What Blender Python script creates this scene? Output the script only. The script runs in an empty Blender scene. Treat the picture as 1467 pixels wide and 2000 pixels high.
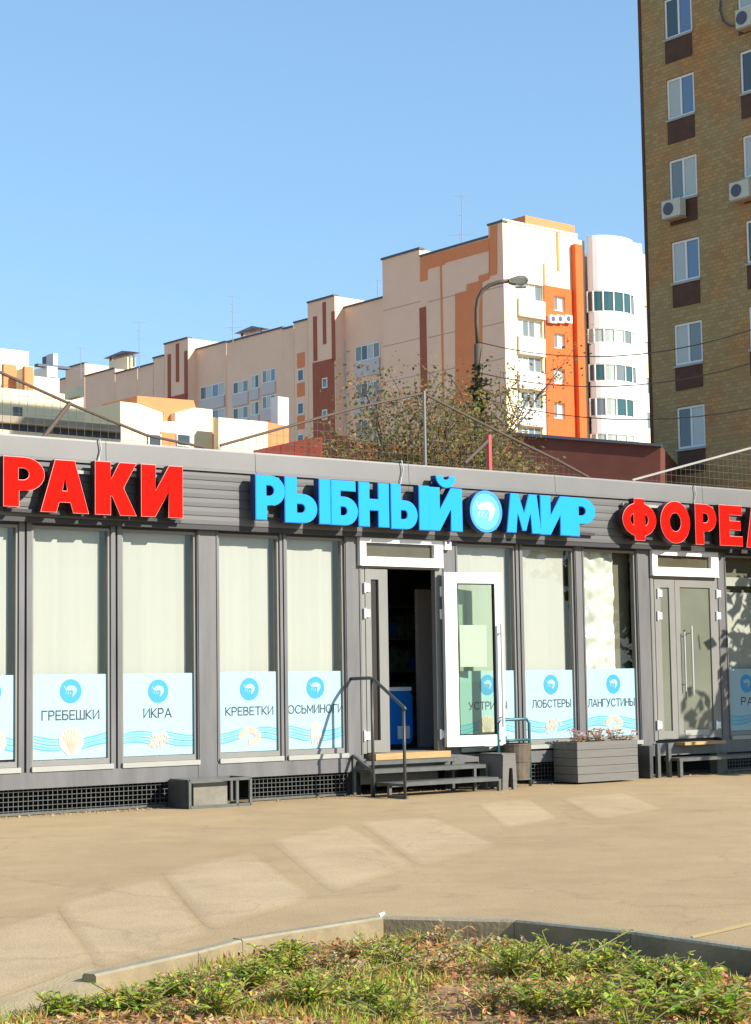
import bpy, math, random
from mathutils import Vector, Matrix, noise
from mathutils.geometry import tessellate_polygon
rnd = random.Random(7)
R = math.radians
sc = bpy.context.scene
COL = sc.collection

# ------------------------------------------------------------------ camera
EYE = 1.30
FPX, PITCH, ROLL = 3555.2, .0928, -.0156          # focal length in photo pixels, tilt up, roll
PW, PH = 1467.0, 2000.0
cam = bpy.data.cameras.new('camera')
cam.sensor_fit = 'HORIZONTAL'; cam.sensor_width = 36.0; cam.lens = 36.0 * FPX / PW
cam.clip_start = .1; cam.clip_end = 2500
cam_o = bpy.data.objects.new('camera', cam); COL.objects.link(cam_o)
cam_o.matrix_world = Matrix.Translation((0, 0, EYE)) @ Matrix.Rotation(math.pi / 2 + PITCH, 4, 'X') @ Matrix.Rotation(ROLL, 4, 'Z')
sc.camera = cam_o

# ------------------------------------------------------------------ sun, sky, exposure
AZ = .9217                                          # heading of the shop front
SUN_EL = R(29)
SD, SN = math.sin(R(26)), math.cos(R(26))
_d = Vector((math.sin(AZ), math.cos(AZ), 0)); _n = Vector((math.cos(AZ), -math.sin(AZ), 0))
sh = _n * SN + _d * SD
SUN = Vector((sh.x * math.cos(SUN_EL), sh.y * math.cos(SUN_EL), math.sin(SUN_EL)))
w = bpy.data.worlds.new('World'); sc.world = w; w.use_nodes = True
nt = w.node_tree; bg = nt.nodes['Background']
sky = nt.nodes.new('ShaderNodeTexSky'); sky.sky_type = 'NISHITA'; sky.sun_disc = False
sky.sun_elevation = SUN_EL; sky.sun_rotation = math.atan2(SUN.x, SUN.y)
sky.air_density = 1.0; sky.dust_density = .3; sky.ozone_density = 5.0
gm = nt.nodes.new('ShaderNodeGamma'); gm.inputs[1].default_value = .58; nt.links.new(sky.outputs[0], gm.inputs[0])
tn = nt.nodes.new('ShaderNodeMix'); tn.data_type = 'RGBA'; tn.blend_type = 'MULTIPLY'; tn.inputs['Factor'].default_value = 1; tn.inputs['B'].default_value = (.93, 1.17, 1.30, 1)
nt.links.new(gm.outputs[0], tn.inputs['A']); nt.links.new(tn.outputs['Result'], bg.inputs[0]); bg.inputs[1].default_value = .15
sl = bpy.data.lights.new('sun', 'SUN'); sl.energy = 4.0; sl.angle = R(.5); sl.color = (1, .925, .80)
so = bpy.data.objects.new('sun', sl); COL.objects.link(so); so.location = (20, -20, 40)
so.rotation_euler = (-SUN).to_track_quat('-Z', 'Y').to_euler()
vs = sc.view_settings
vs.view_transform = 'Standard'; vs.look = 'None'; vs.gamma = 1; vs.use_curve_mapping = False
vs.exposure = 1.05
sc.cycles.max_bounces = 8; sc.cycles.transparent_max_bounces = 16
sc.cycles.caustics_reflective = False; sc.cycles.caustics_refractive = False

# ------------------------------------------------------------------ frames and pixel rays
_cp, _sp, _c, _s = math.cos(PITCH), math.sin(PITCH), math.cos(ROLL), math.sin(ROLL)
_r0, _u0, FW = Vector((1, 0, 0)), Vector((0, -_sp, _cp)), Vector((0, _cp, _sp))
RT, UP = _r0 * _c + _u0 * _s, _u0 * _c - _r0 * _s
CAM = Vector((0, 0, EYE))
def ray(x, y): return FW + RT * ((x - PW / 2) / FPX) - UP * ((y - PH / 2) / FPX)
def on_depth(x, y, Y):
    r = ray(x, y); return CAM + r * (Y / r.y)
def on_z(x, y, z=0.):
    r = ray(x, y); return CAM + r * ((z - EYE) / r.z)

class Frame:
    """A vertical plane in the place: u to the right along it, t out of it, z up."""
    def __init__(s, o, d):
        s.o = Vector((o[0], o[1], 0)); s.d = Vector((d[0], d[1], 0)).normalized(); s.n = Vector((s.d.y, -s.d.x, 0))
        s.rot = math.atan2(s.d.y, s.d.x)
    def w(s, u, t, z): return s.o + s.d * u + s.n * t + Vector((0, 0, z))
    def px(s, x, y, t=0.):
        r = ray(x, y); p0 = s.o + s.n * t
        k = ((p0 - CAM).dot(s.n)) / r.dot(s.n); p = CAM + r * k
        return (p - p0).dot(s.d), p.z
    def rect(s, x0, y0, x1, y1, t=0.):
        ym, xm = (y0 + y1) / 2, (x0 + x1) / 2
        return s.px(x0, ym, t)[0], s.px(x1, ym, t)[0], s.px(xm, y1, t)[1], s.px(xm, y0, t)[1]   # u0,u1,z0,z1
FS = Frame((0, 25.4348 * EYE / 1.55), _d)            # the shop front
WORLD = Frame((0, 0), (1, 0))                        # t = -y

# ------------------------------------------------------------------ mesh builder
class MB:
    def __init__(s): s.v = []; s.f = []; s.m = []; s.c = []
    def face(s, pts, m=0, col=None):
        b = len(s.v); s.v += [Vector(p) for p in pts]; s.f.append(tuple(range(b, b + len(pts)))); s.m.append(m); s.c.append(col)
    def mesh(s, pts, faces, m=0):
        b = len(s.v); s.v += [Vector(p) for p in pts]
        for f in faces: s.f.append(tuple(b + i for i in f)); s.m.append(m); s.c.append(None)
    def box(s, F, u0, u1, t0, t1, z0, z1, m=0):
        if u0 > u1: u0, u1 = u1, u0
        if t0 > t1: t0, t1 = t1, t0
        if z0 > z1: z0, z1 = z1, z0
        P = [F.w(u, t, z) for z in (z0, z1) for t in (t1, t0) for u in (u0, u1)]
        s.mesh(P, [(0, 1, 5, 4), (2, 6, 7, 3), (0, 4, 6, 2), (1, 3, 7, 5), (4, 5, 7, 6), (0, 2, 3, 1)], m)
        return s
    def tube(s, p, q, r, r2=None, n=8, m=0, cap=True):
        p, q = Vector(p), Vector(q); a = (q - p)
        if a.length < 1e-6: return s
        a.normalize(); x = a.orthogonal().normalized(); y = a.cross(x); r2 = r if r2 is None else r2
        P = [p + (x * math.cos(k * 2 * math.pi / n) + y * math.sin(k * 2 * math.pi / n)) * r for k in range(n)]
        P += [q + (x * math.cos(k * 2 * math.pi / n) + y * math.sin(k * 2 * math.pi / n)) * r2 for k in range(n)]
        fs = [(k, (k + 1) % n, n + (k + 1) % n, n + k) for k in range(n)]
        if cap: fs += [tuple(range(n - 1, -1, -1)), tuple(range(n, 2 * n))]
        s.mesh(P, fs, m); return s
    def path(s, pts, r, n=6, m=0, r2=None):
        """One continuous swept tube through pts."""
        pts = [Vector(p) for p in pts]; N = len(pts); rings = []
        x = None
        for i, p in enumerate(pts):
            a = (pts[min(i + 1, N - 1)] - pts[max(i - 1, 0)]).normalized()
            if x is None: x = a.orthogonal().normalized()
            x = (x - a * x.dot(a)).normalized(); y = a.cross(x)
            rr = r if r2 is None else r + (r2 - r) * i / (N - 1)
            rings.append([p + (x * math.cos(k * 2 * math.pi / n) + y * math.sin(k * 2 * math.pi / n)) * rr for k in range(n)])
        P = [p for rg in rings for p in rg]
        fs = [(i * n + k, i * n + (k + 1) % n, (i + 1) * n + (k + 1) % n, (i + 1) * n + k) for i in range(N - 1) for k in range(n)]
        fs += [tuple(range(n - 1, -1, -1)), tuple(range((N - 1) * n, N * n))]
        s.mesh(P, fs, m); return s
    def bar(s, F, a, b, w_, h_, m=0):
        """A square bar between two frame points (u,t,z)."""
        p, q = F.w(*a), F.w(*b); ax = (q - p).normalized()
        up = Vector((0, 0, 1)) if abs(ax.z) < .9 else F.n
        x = ax.cross(up).normalized() * w_ / 2; y = x.cross(ax).normalized() * h_ / 2
        P = [c + sx * x + sy * y for c in (p, q) for sx, sy in ((-1, -1), (1, -1), (1, 1), (-1, 1))]
        s.mesh(P, [(0, 1, 2, 3), (7, 6, 5, 4), (0, 4, 5, 1), (1, 5, 6, 2), (2, 6, 7, 3), (3, 7, 4, 0)], m); return s
    def flat(s, F, loops, t, m=0):
        """Flat polygon (with holes) given as loops of (u,z) on the plane t."""
        tri = tessellate_polygon([[Vector((u, z, 0)) for u, z in L] for L in loops]); pts = [F.w(u, t, z) for L in loops for u, z in L]
        flatl = [q for L in loops for q in L]; out = []
        for a, b, c in tri:
            A, B, C = flatl[a], flatl[b], flatl[c]
            ar = (B[0] - A[0]) * (C[1] - A[1]) - (B[1] - A[1]) * (C[0] - A[0])
            out.append((a, b, c) if ar > 0 else (a, c, b))
        s.mesh(pts, out, m); return s
    def prism(s, F, loops, t0, t1, m=0):
        """Extrude loops of (u,z) from t0 (back) to t1 (front)."""
        s.flat(F, loops, t1, m)
        for L in loops:
            n = len(L)
            s.mesh([F.w(u, t1, z) for u, z in L] + [F.w(u, t0, z) for u, z in L], [(k, k + n, (k + 1) % n + n, (k + 1) % n) for k in range(n)], m)
        return s
    def holed(s, F, u0, u1, z0, z1, holes, t=0., deep=.2, m=0):
        """Wall face with rectangular openings and their reveals."""
        us = sorted({u0, u1, *[h[0] for h in holes], *[h[1] for h in holes]}); zs = sorted({z0, z1, *[h[2] for h in holes], *[h[3] for h in holes]})
        us = [u for u in us if u0 <= u <= u1]; zs = [z for z in zs if z0 <= z <= z1]
        for i in range(len(us) - 1):
            for j in range(len(zs) - 1):
                cu, cz = (us[i] + us[i + 1]) / 2, (zs[j] + zs[j + 1]) / 2
                if any(h[0] < cu < h[1] and h[2] < cz < h[3] for h in holes): continue
                s.face([F.w(us[i], t, zs[j]), F.w(us[i + 1], t, zs[j]), F.w(us[i + 1], t, zs[j + 1]), F.w(us[i], t, zs[j + 1])], m)
        for a, b, c, d in holes:
            q = [(a, c), (b, c), (b, d), (a, d)]
            for k in range(4):
                (p, r), (p2, r2) = q[k], q[(k + 1) % 4]
                s.face([F.w(p, t, r), F.w(p2, t, r2), F.w(p2, t - deep, r2), F.w(p, t - deep, r)], m)
        return s

INV = {}                                             # object -> world matrix of its top-level root
def tag(o, label=None, cat=None, group=None, kind=None):
    if label: o['label'] = label
    if cat: o['category'] = cat
    if group: o['group'] = group
    if kind: o['kind'] = kind
    return o
def thing(name, base, rot=0., label=None, cat=None, group=None, kind=None):
    o = bpy.data.objects.new(name, None); COL.objects.link(o); o.empty_display_size = .2
    o.location = base; o.rotation_euler = (0, 0, rot)
    INV[o] = Matrix.Translation(Vector(base)) @ Matrix.Rotation(rot, 4, 'Z')
    return tag(o, label, cat, group, kind)
def obj(name, mb, mats, parent=None, base=(0, 0, 0), smooth=False, kind=None, label=None):
    M = INV[parent] if parent is not None else Matrix.Translation(Vector(base))
    Mi = M.inverted(); me = bpy.data.meshes.new(name)
    me.from_pydata([Mi @ p for p in mb.v], [], mb.f)
    if not isinstance(mats, (list, tuple)): mats = [mats]
    for m in mats: me.materials.append(m)
    if len(mats) > 1: me.polygons.foreach_set('material_index', mb.m)
    if smooth: me.polygons.foreach_set('use_smooth', [True] * len(mb.f))
    if any(c is not None for c in mb.c):
        a = me.color_attributes.new('tint', 'FLOAT_COLOR', 'CORNER'); vals = []
        for f, c in zip(mb.f, mb.c): vals += list((*(c or (1, 1, 1)), 1)) * len(f)
        a.data.foreach_set('color', vals)
    o = bpy.data.objects.new(name, me); COL.objects.link(o)
    INV[o] = M
    if parent is not None: o.parent = parent
    else: o.location = base
    return tag(o, label, None, None, kind)

# ------------------------------------------------------------------ materials
def mat(name, col, rough=.6, metal=0., var=.0, scale=4., bump=0., bscale=60., col2=None, spec=.5, stretch=None, streak=0.):
    m = bpy.data.materials.new(name); m.use_nodes = True; N = m.node_tree; L = N.links
    b = N.nodes['Principled BSDF']; b.inputs['Roughness'].default_value = rough; b.inputs['Metallic'].default_value = metal
    b.inputs['Specular IOR Level'].default_value = spec
    b.inputs['Base Color'].default_value = (*col, 1)
    if var or bump or col2:
        tc = N.nodes.new('ShaderNodeTexCoord'); vec = tc.outputs['Object']
        if stretch:
            mp = N.nodes.new('ShaderNodeMapping'); mp.inputs['Scale'].default_value = stretch; L.new(vec, mp.inputs[0]); vec = mp.outputs[0]
        nz = N.nodes.new('ShaderNodeTexNoise'); nz.inputs['Scale'].default_value = scale; nz.inputs['Detail'].default_value = 6; nz.inputs['Roughness'].default_value = .62
        L.new(vec, nz.inputs['Vector'])
        mr = N.nodes.new('ShaderNodeMapRange'); mr.inputs[1].default_value = .3; mr.inputs[2].default_value = .7; L.new(nz.outputs[0], mr.inputs[0])
        mx = N.nodes.new('ShaderNodeMix'); mx.data_type = 'RGBA'; L.new(mr.outputs[0], mx.inputs['Factor'])
        c2 = col2 or tuple(c * (1 + var) for c in col); c1 = col if col2 else tuple(c * (1 - var) for c in col)
        mx.inputs['A'].default_value = (*c1, 1); mx.inputs['B'].default_value = (*c2, 1)
        L.new(mx.outputs['Result'], b.inputs['Base Color'])
        if bump:
            n2 = N.nodes.new('ShaderNodeTexNoise'); n2.inputs['Scale'].default_value = bscale; n2.inputs['Detail'].default_value = 4; L.new(vec, n2.inputs['Vector'])
            bp = N.nodes.new('ShaderNodeBump'); bp.inputs['Strength'].default_value = bump; bp.inputs['Distance'].default_value = .01
            L.new(n2.outputs[0], bp.inputs['Height']); L.new(bp.outputs[0], b.inputs['Normal'])
    return m
def tint_mat(name, rough=.7, trans=.25):
    m = bpy.data.materials.new(name); m.use_nodes = True; N = m.node_tree; L = N.links; N.nodes.remove(N.nodes['Principled BSDF'])
    at = N.nodes.new('ShaderNodeVertexColor'); at.layer_name = 'tint'
    d = N.nodes.new('ShaderNodeBsdfPrincipled'); d.inputs['Roughness'].default_value = rough; d.inputs['Specular IOR Level'].default_value = .25
    t = N.nodes.new('ShaderNodeBsdfTranslucent'); x = N.nodes.new('ShaderNodeMixShader'); x.inputs[0].default_value = trans
    L.new(at.outputs[0], d.inputs['Base Color']); L.new(at.outputs[0], t.inputs[0]); L.new(d.outputs[0], x.inputs[1]); L.new(t.outputs[0], x.inputs[2])
    L.new(x.outputs[0], N.nodes['Material Output'].inputs[0]); return m
def glass_mat(name, col=(.96, .96, .95), gloss=.10, rough=.0):
    m = bpy.data.materials.new(name); m.use_nodes = True; N = m.node_tree; L = N.links; N.nodes.remove(N.nodes['Principled BSDF'])
    t = N.nodes.new('ShaderNodeBsdfTransparent'); t.inputs[0].default_value = (*col, 1)
    g = N.nodes.new('ShaderNodeBsdfGlossy'); g.inputs['Roughness'].default_value = rough
    lw = N.nodes.new('ShaderNodeFresnel'); lw.inputs[0].default_value = 1.5
    ma = N.nodes.new('ShaderNodeMath'); ma.operation = 'ADD'; ma.inputs[1].default_value = gloss * .5; L.new(lw.outputs[0], ma.inputs[0])
    ge = N.nodes.new('ShaderNodeNewGeometry'); inv = N.nodes.new('ShaderNodeMath'); inv.operation = 'SUBTRACT'; inv.inputs[0].default_value = 1; L.new(ge.outputs['Backfacing'], inv.inputs[1])
    mu = N.nodes.new('ShaderNodeMath'); mu.operation = 'MULTIPLY'; L.new(ma.outputs[0], mu.inputs[0]); L.new(inv.outputs[0], mu.inputs[1]); ma = mu
    x = N.nodes.new('ShaderNodeMixShader'); L.new(ma.outputs[0], x.inputs[0]); L.new(t.outputs[0], x.inputs[1]); L.new(g.outputs[0], x.inputs[2])
    L.new(x.outputs[0], N.nodes['Material Output'].inputs[0]); return m
def brick_mat(name, c1, c2, mortar, bw, bh, ms, c3):
    m = bpy.data.materials.new(name); m.use_nodes = True; N = m.node_tree; L = N.links; b = N.nodes['Principled BSDF']; b.inputs['Roughness'].default_value = .85
    tc = N.nodes.new('ShaderNodeTexCoord'); sp = N.nodes.new('ShaderNodeSeparateXYZ'); cb = N.nodes.new('ShaderNodeCombineXYZ')
    L.new(tc.outputs['Object'], sp.inputs[0]); L.new(sp.outputs[0], cb.inputs[0]); L.new(sp.outputs[2], cb.inputs[1])
    t = N.nodes.new('ShaderNodeTexBrick'); L.new(cb.outputs[0], t.inputs['Vector']); t.inputs['Scale'].default_value = 1
    t.inputs['Brick Width'].default_value = bw; t.inputs['Row Height'].default_value = bh; t.inputs['Mortar Size'].default_value = ms; t.inputs['Bias'].default_value = 0
    t.inputs['Color1'].default_value = (*c1, 1); t.inputs['Color2'].default_value = (*c2, 1); t.inputs['Mortar'].default_value = (*mortar, 1)
    nz = N.nodes.new('ShaderNodeTexNoise'); nz.inputs['Scale'].default_value = .55; nz.inputs['Detail'].default_value = 7; L.new(tc.outputs['Object'], nz.inputs['Vector'])
    mr = N.nodes.new('ShaderNodeMapRange'); mr.inputs[1].default_value = .45; mr.inputs[2].default_value = .7; mr.inputs[4].default_value = .75; L.new(nz.outputs[0], mr.inputs[0])
    mx = N.nodes.new('ShaderNodeMix'); mx.data_type = 'RGBA'; mx.blend_type = 'MIX'; L.new(mr.outputs[0], mx.inputs['Factor']); L.new(t.outputs[0], mx.inputs['A'])
    m2 = N.nodes.new('ShaderNodeMix'); m2.data_type = 'RGBA'; m2.blend_type = 'MULTIPLY'; m2.inputs['Factor'].default_value = 1; L.new(t.outputs[0], m2.inputs['A']); m2.inputs['B'].default_value = (*c3, 1)
    L.new(m2.outputs['Result'], mx.inputs['B'])
    L.new(mx.outputs['Result'], b.inputs['Base Color'])
    bp = N.nodes.new('ShaderNodeBump'); bp.inputs['Strength'].default_value = .4; bp.invert = True; L.new(t.outputs['Fac'], bp.inputs['Height']); L.new(bp.outputs[0], b.inputs['Normal'])
    return m
M = {}
M['metal'] = mat('grey_painted_metal', (.122, .121, .124), .45, .0, .2, 1.6, .02, 200, stretch=(4, 4, .6))
M['siding'] = mat('grey_siding', (.10, .099, .099), .5, .0, .16, 1.2, .03, 40, stretch=(.3, 1, 3))
M['flash'] = mat('grey_flashing', (.148, .145, .142), .45, .0, .10, .9, .04, 12)
M['dark'] = mat('dark_trim', (.02, .02, .024), .6)
M['frame'] = mat('grey_window_frame', (.20, .198, .185), .4, .0, .06, 3)
M['ledge'] = mat('pale_ledge', (.33, .33, .30), .4, .0, .08, 3)
M['white'] = mat('white_plastic', (.80, .80, .78), .3, .0, .03, 3)
M['blind'] = mat('cream_blind', (.44, .46, .41), .85, 0, .025, 1.6, .05, 30, stretch=(2.5, 1, .4))
M['glass'] = glass_mat('window_glass', gloss=.06)
M['glass_door'] = glass_mat('door_glass', (.84, .92, .84), .06)
M['glass_dim'] = mat('dim_glass', (.085, .075, .05), .12, 0, .15, 1.5, spec=.5)
M['glass_door2'] = mat('dim_green_glass', (.15, .16, .125), .12, 0, .1, 1.5, spec=.5)
M['glass_dark'] = mat('dark_glass', (.03, .022, .02), .06)
M['steel'] = mat('brushed_steel', (.62, .62, .60), .3, .85)
M['inside'] = mat('interior_wall', (.16, .17, .175), .8)
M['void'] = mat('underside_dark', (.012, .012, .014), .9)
M['red'] = mat('red_acrylic', (.80, .008, .004), .7, 0, .03, 2, spec=.03)
M['redside'] = mat('dark_red_letter_side', (.03, .004, .006), .5)
M['redtrim'] = mat('pale_red_trim', (.85, .30, .27), .45)
M['blue'] = mat('sky_blue_acrylic', (.022, .31, .74), .7, 0, .03, 2, spec=.05)
M['blueside'] = mat('navy_letter_side', (.01, .04, .16), .5)
M['bluetrim'] = mat('blue_letter_trim', (.02, .25, .75), .45)
M['pblue'] = mat('pale_blue_print', (.30, .455, .51), .55, 0, .02, 2)
M['plogo'] = mat('cyan_print', (.025, .28, .55), .5)
M['pwave'] = mat('wave_print', (.05, .30, .46), .5)
M['pwave2'] = mat('pale_wave_print', (.13, .42, .56), .5)
M['pink'] = mat('seafood_print', (.52, .36, .31), .6, 0, .12, 30)
M['shell'] = mat('shell_print', (.52, .45, .37), .6, 0, .12, 30)
M['shellrib'] = mat('shell_rib_print', (.42, .33, .26), .6)
M['ink'] = mat('navy_lettering', (.012, .03, .05), .6)
M['paper'] = mat('white_paper', (.80, .82, .74), .8)
M['wood'] = mat('yellow_wood', (.40, .26, .11), .7, 0, .18, 5, .1, 60, stretch=(1, 8, 8))
M['board'] = mat('grey_planter_board', (.135, .128, .118), .7, 0, .12, 4, .1, 40, stretch=(.4, 4, 6))
M['concrete'] = mat('concrete', (.20, .185, .15), .9, 0, .18, 6, .3, 50)
M['kerb'] = mat('kerb_concrete', (.24, .19, .11), .9, 0, .3, 4, .4, 45)
M['kerbtop'] = mat('worn_kerb_top', (.27, .235, .16), .9, 0, .2, 6, .4, 45)
M['steel_dark'] = mat('dark_steel', (.055, .06, .062), .45, .2, .2, 6)
M['tube'] = mat('grey_steel_tube', (.105, .11, .105), .45, .3, .2, 6)
M['teal'] = mat('teal_tube', (.03, .12, .15), .4, .2)
M['rust'] = mat('bin_metal', (.11, .085, .06), .6, .1, .35, 8)
M['freezer'] = mat('blue_freezer', (.01, .17, .62), .35)
M['label'] = mat('white_label', (.65, .75, .85), .5)
M['partition'] = mat('grey_partition', (.42, .38, .37), .7)
M['goods'] = mat('shelf_goods', (.12, .20, .14), .6, 0, .6, 6)
M['film'] = mat('crumpled_film', (.58, .63, .57), .3, 0, .2, 2.2, .5, 9, spec=.9)
M['soil'] = mat('soil', (.30, .185, .09), .95, 0, .45, 6, .6, 40)
# ------------------------------------------------------------------ ground
def ground_mat(name, base, alt, attr=False):
    m = mat(name, base, .93, 0, 0, .35, .25, 90, col2=alt, stretch=(1, .45, 1))
    N = m.node_tree; L = N.links; b = N.nodes['Principled BSDF']; src = b.inputs['Base Color'].links[0].from_socket
    tc = N.nodes.new('ShaderNodeTexCoord'); n2 = N.nodes.new('ShaderNodeTexNoise'); n2.inputs['Scale'].default_value = 140; n2.inputs['Detail'].default_value = 3; L.new(tc.outputs['Object'], n2.inputs['Vector'])
    mr = N.nodes.new('ShaderNodeMapRange'); mr.inputs[1].default_value = .25; mr.inputs[2].default_value = .75; mr.inputs[3].default_value = .80; mr.inputs[4].default_value = 1.2; L.new(n2.outputs[0], mr.inputs[0])
    n3 = N.nodes.new('ShaderNodeTexNoise'); n3.inputs['Scale'].default_value = 1.7; n3.inputs['Detail'].default_value = 8; n3.inputs['Roughness'].default_value = .7; L.new(tc.outputs['Object'], n3.inputs['Vector'])
    m3 = N.nodes.new('ShaderNodeMapRange'); m3.inputs[1].default_value = .3; m3.inputs[2].default_value = .7; m3.inputs[3].default_value = .88; m3.inputs[4].default_value = 1.1; L.new(n3.outputs[0], m3.inputs[0])
    mu = N.nodes.new('ShaderNodeMath'); mu.operation = 'MULTIPLY'; L.new(mr.outputs[0], mu.inputs[0]); L.new(m3.outputs[0], mu.inputs[1])
    vm = N.nodes.new('ShaderNodeVectorMath'); vm.operation = 'SCALE'; L.new(src, vm.inputs[0]); L.new(mu.outputs[0], vm.inputs['Scale'])
    out = vm.outputs[0]
    vo = N.nodes.new('ShaderNodeTexVoronoi'); vo.feature = 'DISTANCE_TO_EDGE'; vo.inputs['Scale'].default_value = .42
    wn = N.nodes.new('ShaderNodeTexNoise'); wn.inputs['Scale'].default_value = 2.2; wn.inputs['Detail'].default_value = 5; L.new(tc.outputs['Object'], wn.inputs['Vector'])
    wa = N.nodes.new('ShaderNodeVectorMath'); wa.operation = 'MULTIPLY_ADD'; wa.inputs[1].default_value = (.9, .9, 0); L.new(wn.outputs['Color'], wa.inputs[0]); L.new(tc.outputs['Object'], wa.inputs[2]); L.new(wa.outputs[0], vo.inputs['Vector'])
    cr = N.nodes.new('ShaderNodeMapRange'); cr.inputs[1].default_value = .0; cr.inputs[2].default_value = .012; cr.inputs[3].default_value = .87; cr.inputs[4].default_value = 1; L.new(vo.outputs['Distance'], cr.inputs[0])
    st = N.nodes.new('ShaderNodeTexNoise'); st.inputs['Scale'].default_value = .8; st.inputs['Detail'].default_value = 9; st.inputs['Roughness'].default_value = .75; st.inputs['Distortion'].default_value = .6; L.new(tc.outputs['Object'], st.inputs['Vector'])
    sr = N.nodes.new('ShaderNodeMapRange'); sr.inputs[1].default_value = .56; sr.inputs[2].default_value = .68; sr.inputs[3].default_value = 1; sr.inputs[4].default_value = .86; L.new(st.outputs[0], sr.inputs[0])
    sp = N.nodes.new('ShaderNodeTexNoise'); sp.inputs['Scale'].default_value = 45; sp.inputs['Detail'].default_value = 2; L.new(tc.outputs['Object'], sp.inputs['Vector'])
    s3 = N.nodes.new('ShaderNodeMapRange'); s3.inputs[1].default_value = .64; s3.inputs[2].default_value = .70; s3.inputs[3].default_value = 1; s3.inputs[4].default_value = .72; L.new(sp.outputs[0], s3.inputs[0])
    k1 = N.nodes.new('ShaderNodeMath'); k1.operation = 'MULTIPLY'; L.new(cr.outputs[0], k1.inputs[0]); L.new(sr.outputs[0], k1.inputs[1])
    k2 = N.nodes.new('ShaderNodeMath'); k2.operation = 'MULTIPLY'; L.new(k1.outputs[0], k2.inputs[0]); L.new(s3.outputs[0], k2.inputs[1])
    v2 = N.nodes.new('ShaderNodeVectorMath'); v2.operation = 'SCALE'; L.new(out, v2.inputs[0]); L.new(k2.outputs[0], v2.inputs['Scale']); out = v2.outputs[0]
    if attr:                                         # paler patches: colour lifted by the tint, fading out at the edge
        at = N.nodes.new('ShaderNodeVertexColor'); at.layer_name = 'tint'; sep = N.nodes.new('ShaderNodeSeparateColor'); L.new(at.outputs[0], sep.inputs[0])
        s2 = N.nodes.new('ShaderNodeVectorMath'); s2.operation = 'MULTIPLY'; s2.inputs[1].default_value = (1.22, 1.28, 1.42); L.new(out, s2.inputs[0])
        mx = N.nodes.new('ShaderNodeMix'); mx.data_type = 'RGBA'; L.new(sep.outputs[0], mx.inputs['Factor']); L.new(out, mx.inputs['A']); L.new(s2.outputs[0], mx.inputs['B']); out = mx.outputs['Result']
    L.new(out, b.inputs['Base Color']); return m
ASPH, ASPH2 = (.345, .232, .115), (.43, .31, .165)
M['asphalt'] = ground_mat('dusty_asphalt', ASPH, ASPH2); M['asphalt_pale'] = ground_mat('paler_asphalt', ASPH, ASPH2, True)
KZ = .10
kerb_px = [(-60, 1972), (187, 1903), (388, 1858), (474, 1835), (748, 1791), (1004, 1797), (1231, 1820), (1467, 1853), (1640, 1880)]
kerb = [on_z(x, y, KZ) for x, y in kerb_px]
kerb = [Vector((p.x, p.y, 0)) for p in kerb]
kerb = [kerb[0] + (kerb[0] - kerb[1]) * 1.5] + kerb + [kerb[-1] + (kerb[-1] - kerb[-2]).normalized() * 3]
g = MB()
# asphalt sheet with the bed left open: rows of quads fanned from the kerb line out to the horizon
bigR = 1200
far = []
for i, p in enumerate(kerb):
    a = math.radians(200 - 220 * i / (len(kerb) - 1)); far.append(Vector((bigR * math.cos(a), 9 + bigR * math.sin(a), 0)))
for i in range(len(kerb) - 1): g.face([kerb[i], kerb[i + 1], far[i + 1], far[i]])
bed_back = Vector((0, 2.0, 0))
ends = [kerb[0], Vector((-9, 3, 0)), Vector((0, 1.0, 0)), Vector((9, 3, 0)), kerb[-1]]
lowfar = [far[0], Vector((-800, -900, 0)), Vector((0, -1200, 0)), Vector((800, -900, 0)), far[-1]]
for i in range(4): g.face([ends[i + 1], ends[i], lowfar[i], lowfar[i + 1]])
for f in range(len(g.f)):
    a, b, c = [g.v[k] for k in g.f[f][:3]]
    if (b - a).cross(c - a).z < 0: g.f[f] = tuple(reversed(g.f[f]))
obj('asphalt_ground', g, M['asphalt'], kind='structure')
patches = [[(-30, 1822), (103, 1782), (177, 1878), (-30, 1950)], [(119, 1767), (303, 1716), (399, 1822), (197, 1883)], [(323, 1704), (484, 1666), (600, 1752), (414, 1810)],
           [(535, 1643), (672, 1612), (800, 1690), (650, 1737)], [(706, 1606), (838, 1597), (965, 1650), (822, 1688)], [(934, 1570), (1030, 1562), (1085, 1598), (990, 1616)], [(1100, 1560), (1215, 1550), (1290, 1580), (1170, 1598)]]
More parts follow.
